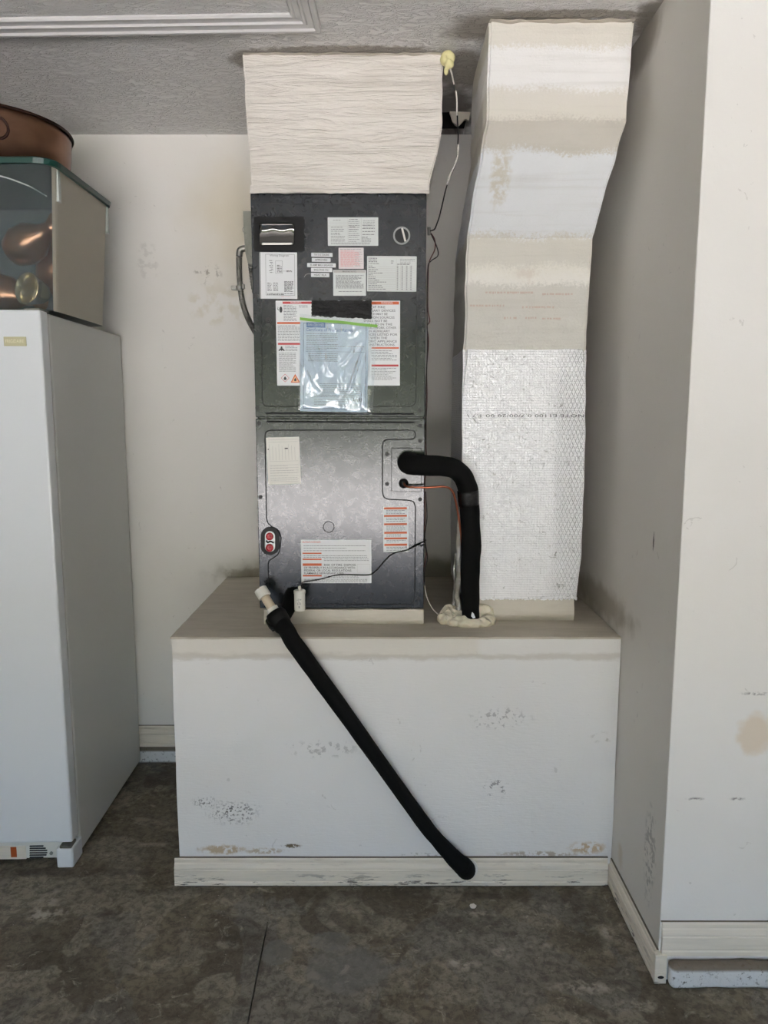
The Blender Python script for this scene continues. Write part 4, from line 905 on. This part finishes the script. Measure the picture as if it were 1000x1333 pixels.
# ------------------------------------------------------------------ freezer
fzr = thing('upright_freezer', 'tall white upright freezer on the left with a storage bin on top', 'freezer', (-1.3, 2.5, 0))
def fzp(x, y, z):   # cabinet stands turned slightly
    a = math.radians(1.2); ox, oy = -.975, 2.147; x -= ox; y -= oy
    return Vector((ox + x * math.cos(a) - y * math.sin(a), oy + x * math.sin(a) + y * math.cos(a), z))
def fbox(x0, x1, y0, y1, z0, z1, bev=.004):
    bm = bx(x0, x1, y0, y1, z0, z1, bev=bev)
    for v in bm.verts: v.co = fzp(*v.co)
    return bm
FX0, FX1, FY = -1.72, -.975, 2.147; FZ = 1.708
zb = at(50, 1097, FY).z
obj('cabinet', fbox(FX0, FX1 - .001, FY + .064, FY + .690, .018, FZ - .004, .004), mFridgeShade, fzr)
obj('door_gasket', fbox(FX0 + .008, FX1 - .008, FY + .050, FY + .066, zb + .004, FZ - .012, .001), mGasket, fzr)
dd = obj('door', fbox(FX0, FX1, FY, FY + .052, zb, FZ, .006), mFridge, fzr)
b = fbox(FX0 + .01, FX1 - .036, FY + .020, FY + .050, .022, zb - .004, .003); kk = obj('kick_plate', b, mKick, fzr)
yk = FY + .020
def kp_(u, v): p = at(u, v, yk); return p
def kbar(name, u0, v0, u1, v1, mat, out=.003, n_=None):
    a_ = kp_(u0, v1); c_ = kp_(u1, v0); bm = bx(a_.x, c_.x, yk - out, yk + .002, a_.z, c_.z, bev=.0006)
    dy = (fzp(a_.x, yk, 0).y - yk); 
    for v in bm.verts: v.co.y += (fzp(v.co.x, yk, 0).y - yk)
    return obj(name, bm, mat, kk)
kbar('cream_panel', -30, 1100, 34, 1117, mTrim, .002); kbar('amber_strip', 16, 1101, 22.5, 1114, mAmber, .004)
for i in range(6): kbar('vent_slot', 39.5, 1099.8 + i * 2.9, [57, 60, 62, 62, 61, 57][i], 1101.3 + i * 2.9, mInk, .0026)
p = fzp(kp_(67.5, 1110).x, yk, kp_(67.5, 1110).z); obj('plug_screw', prism_y(bmesh.new(), disc(p.x, p.z, .0055, .0055, 14), p.y - .003, p.y + .002), mRing, kk)
a_ = at(75, 1132, FY); c_ = at(95, 1104, FY)
cap = bx(a_.x, FX1 + .001, FY - .004, FY + .075, .002, c_.z, bev=.006)
for v in cap.verts: v.co = fzp(*v.co)
obj('hinge_cover', cap, mFridge, fzr)
b = fbox(FX1 - .040, FX1 - .004, FY - .002, FY + .04, c_.z, c_.z + .008, .001); obj('lower_hinge', b, mSteel, fzr)
b = fbox(FX1 - .05, FX1 - .006, FY + .012, FY + .075, FZ - .001, FZ + .006, .002); 
obj('upper_hinge', b, mSteel, fzr)
pa = at(6, 450.5, FY - .002); pc_ = at(34, 438.5, FY - .002); off = fzp(pa.x, FY, 0).y
bdg = obj('name_badge', bx(pa.x, pc_.x, off - .0035, off + .001, pa.z, pc_.z, bev=.0008), mGold, dd)
b = bmesh.new(); text(b, 'FRIGIDAIRE', (pa.x + pc_.x) / 2, off - .0042, (pa.z + pc_.z) / 2, .014, align='CENTER', fit=.052); obj('badge_lettering', b, mInkGold, bdg)
obj('foot', fbox(FX1 - .06, FX1 - .02, FY + .6, FY + .64, 0, .02, .002), mBlk, fzr)
obj('foot', fbox(FX0 + .02, FX0 + .06, FY + .6, FY + .64, 0, .02, .002), mBlk, fzr)
obj('foot', fbox(FX0 + .02, FX0 + .06, FY + .08, FY + .12, 0, .02, .002), mBlk, fzr)

# ------------------------------------------------------------------ storage bin and what is in it
bz = FZ + .006; ztop = 2.128
sb = thing('storage_bin', 'hazy clear storage bin with teal lid on top of the freezer, bronze ware inside', 'bin', (-1.2, 2.42, bz))
def tote_ring(x0, x1, y0, y1, z, r, n=6): return [(x, y, z) for x, y in rrect(x0, x1, y0, y1, r, n)]
def shell(rings_o, rings_i):
    bm = bmesh.new(); R = [[bm.verts.new(p) for p in r] for r in rings_o + rings_i[::-1]]
    for a, b2 in zip(R, R[1:]):
        n = len(a)
        for i in range(n): bm.faces.new((a[i], a[(i + 1) % n], b2[(i + 1) % n], b2[i]))
    bm.faces.new(R[0]); bm.faces.new(R[-1][::-1]); return bm
bo = [(-1.545, -.965, 2.205, 2.625, bz, .04), (-1.565, -.940, 2.190, 2.650, ztop - .01, .045)]
t_ = .0022
b = shell([tote_ring(*r) for r in bo], [tote_ring(r[0] + t_, r[1] - t_, r[2] + t_, r[3] - t_, r[4] + (t_ if k == 0 else 0), r[5] - t_) for k, r in enumerate(bo)])
tob = obj('tote_body', b, mTote, sb, smooth=False); tob.data.materials.append(mSide.m)
for p_ in tob.data.polygons:
    if abs(p_.normal.x) > .9: p_.material_index = 1
li = bmesh.new(); loft(li, [tote_ring(-1.578, -.930, 2.178, 2.664, ztop - .016, .055), tote_ring(-1.580, -.927, 2.175, 2.667, ztop - .002, .055), tote_ring(-1.570, -.937, 2.185, 2.657, ztop + .004, .05), tote_ring(-1.55, -.955, 2.205, 2.64, ztop + .002, .04)])
obj('lid', li, mLid, sb)
b = bmesh.new(); box(b, -.9475, -.9385, 2.232, 2.250, ztop - .105, ztop - .018, .002); obj('corner_light_bar', b, mTote2, sb)  # pale bar stands in for the highlight on the bin corner
b = bmesh.new(); box(b, -.9475, -.9385, 2.612, 2.626, ztop - .105, ztop - .018, .002); obj('corner_light_bar', b, mTote2, sb)
obj('moulded_ridge', tb([(-1.52, 2.1905, 2.02), (-1.3, 2.1895, 2.075), (-1.12, 2.1895, 2.085), (-1.02, 2.192, 2.06), (-.962, 2.205, 2.03)], .002, 6), mTote2, sb)
# contents
def bowl(c, axis, R, depth, mat, name, label, cat='bowl', neck=None):
    pr = [(R * .05, 0), (R * .35, depth * .02), (R * .7, depth * .3), (R * .92, depth * .7), (R, depth), (R * 1.05, depth), (R * 1.05, depth * 1.04), (R * .98, depth * 1.02), (R * .88, depth * .68), (R * .66, depth * .34), (R * .3, depth * .08), (R * .03, depth * .06)]
    return tag(obj(name, lathe(pr, c, Vector(axis), 28), mat, smooth=True), label, cat)
bowl((-1.012, 2.29, 1.768), (-.45, -1, .15), .045, .075, mBrass, 'brass_bowl', 'pale brass bowl leaning against the front of the clear bin')
def jug(c, axis, s_, mat, label, name='bronze_vase'):
    pr = [(.03, 0), (.045, .01), (.06, .05), (.055, .09), (.03, .13), (.024, .16), (.036, .19), (.034, .19), (.02, .16)]
    return tag(obj(name, lathe([(r * s_, h * s_) for r, h in pr], c, Vector(axis), 24), mat, smooth=True), label, 'vase')
jug((-1.14, 2.34, 1.90), (1, -.25, .45), 1.0, mBrz, 'bronze vase lying highest inside the clear bin')
jug((-1.24, 2.36, 1.79), (.9, -.1, -.12), 1.0, mBrz, 'bronze vase lying low at the bin front')
jug((-1.06, 2.48, 1.80), (.1, -.3, 1), 1.1, mBrz, 'bronze vase standing at the back inside the clear bin')
jug((-1.30, 2.36, 1.86), (.2, -.4, 1), 1.1, mBrz, 'bronze vase standing far left inside the bin')
# copper tub
tc = (-1.213, 2.385); R = .245
ct = thing('copper_tub', 'round copper-coloured metal tub sitting on the teal lid', 'tub', (tc[0], tc[1], ztop + .004))
z0, z1_ = ztop + .0045, 2.268
n = 64; C_ = lambda r, z: [(tc[0] + r * math.cos(2 * math.pi * k / n), tc[1] + r * math.sin(2 * math.pi * k / n), z) for k in range(n)]
b = bmesh.new(); loft(b, [C_(.218, z0), C_(.224, z0), C_(.236, z0 + .07), C_(.238, z1_ - .022), C_(.240, z1_ - .018), C_(.239, z1_ - .014), C_(.241, z1_), C_(.238, z1_), C_(.234, z1_ - .02), C_(.215, z0 + .006)]); tub = obj('tub_body', b, mTub, ct, smooth=True)
b = bmesh.new(); P_ = [Vector((tc[0] + .243 * math.cos(2 * math.pi * k / 72), tc[1] + .243 * math.sin(2 * math.pi * k / 72), z1_)) for k in range(73)]; tube(b, P_, .0042, 8, 1, False, smooth=False); obj('rolled_rim', b, mTubRim, ct, smooth=True)
th = math.atan2(2.178 - tc[1], -1.12 - tc[0])
def onT(a, z, out=0): return Vector((tc[0] + (.238 + out) * math.cos(a), tc[1] + (.238 + out) * math.sin(a), z))
ring_c = math.atan2(-.205, .135)
b = bmesh.new(); tube(b, [onT(ring_c + .118 * math.cos(t2), 2.207 + .030 * math.sin(t2), .006) for t2 in [2 * math.pi * k / 28 for k in range(29)]], .0032, 8, 1, False, smooth=False); obj('ring_handle', b, mTubRim, ct, smooth=True)
b = bmesh.new(); tube(b, [onT(ring_c, 2.207, -.004), onT(ring_c, 2.207, .004)], [.026, .024], 20, 1, smooth=False); obj('ring_medallion', b, mTub, ct)
b = bmesh.new(); box(b, -.006, .006, -.003, .003, -.008, .008, .001)
for v in b.verts: v.co = onT(ring_c + .02, 2.236, .004) + v.co
obj('handle_lug', b, mTub, ct)

# loose chip of debris on the floor
p = atz(616, 1181, 0); b = bmesh.new(); bmesh.ops.create_icosphere(b, subdivisions=2, radius=.009)
for v in b.verts: v.co = Vector((p.x + v.co.x * 1.1, p.y + v.co.y, .004 + v.co.z * .5)) + noise.noise_vector(v.co * 300) * .002
tag(obj('plaster_chip', b, mMas), 'small white plaster chip on the concrete floor near the drain pipe end', 'debris')
bpy.data.objects.remove(FOB)
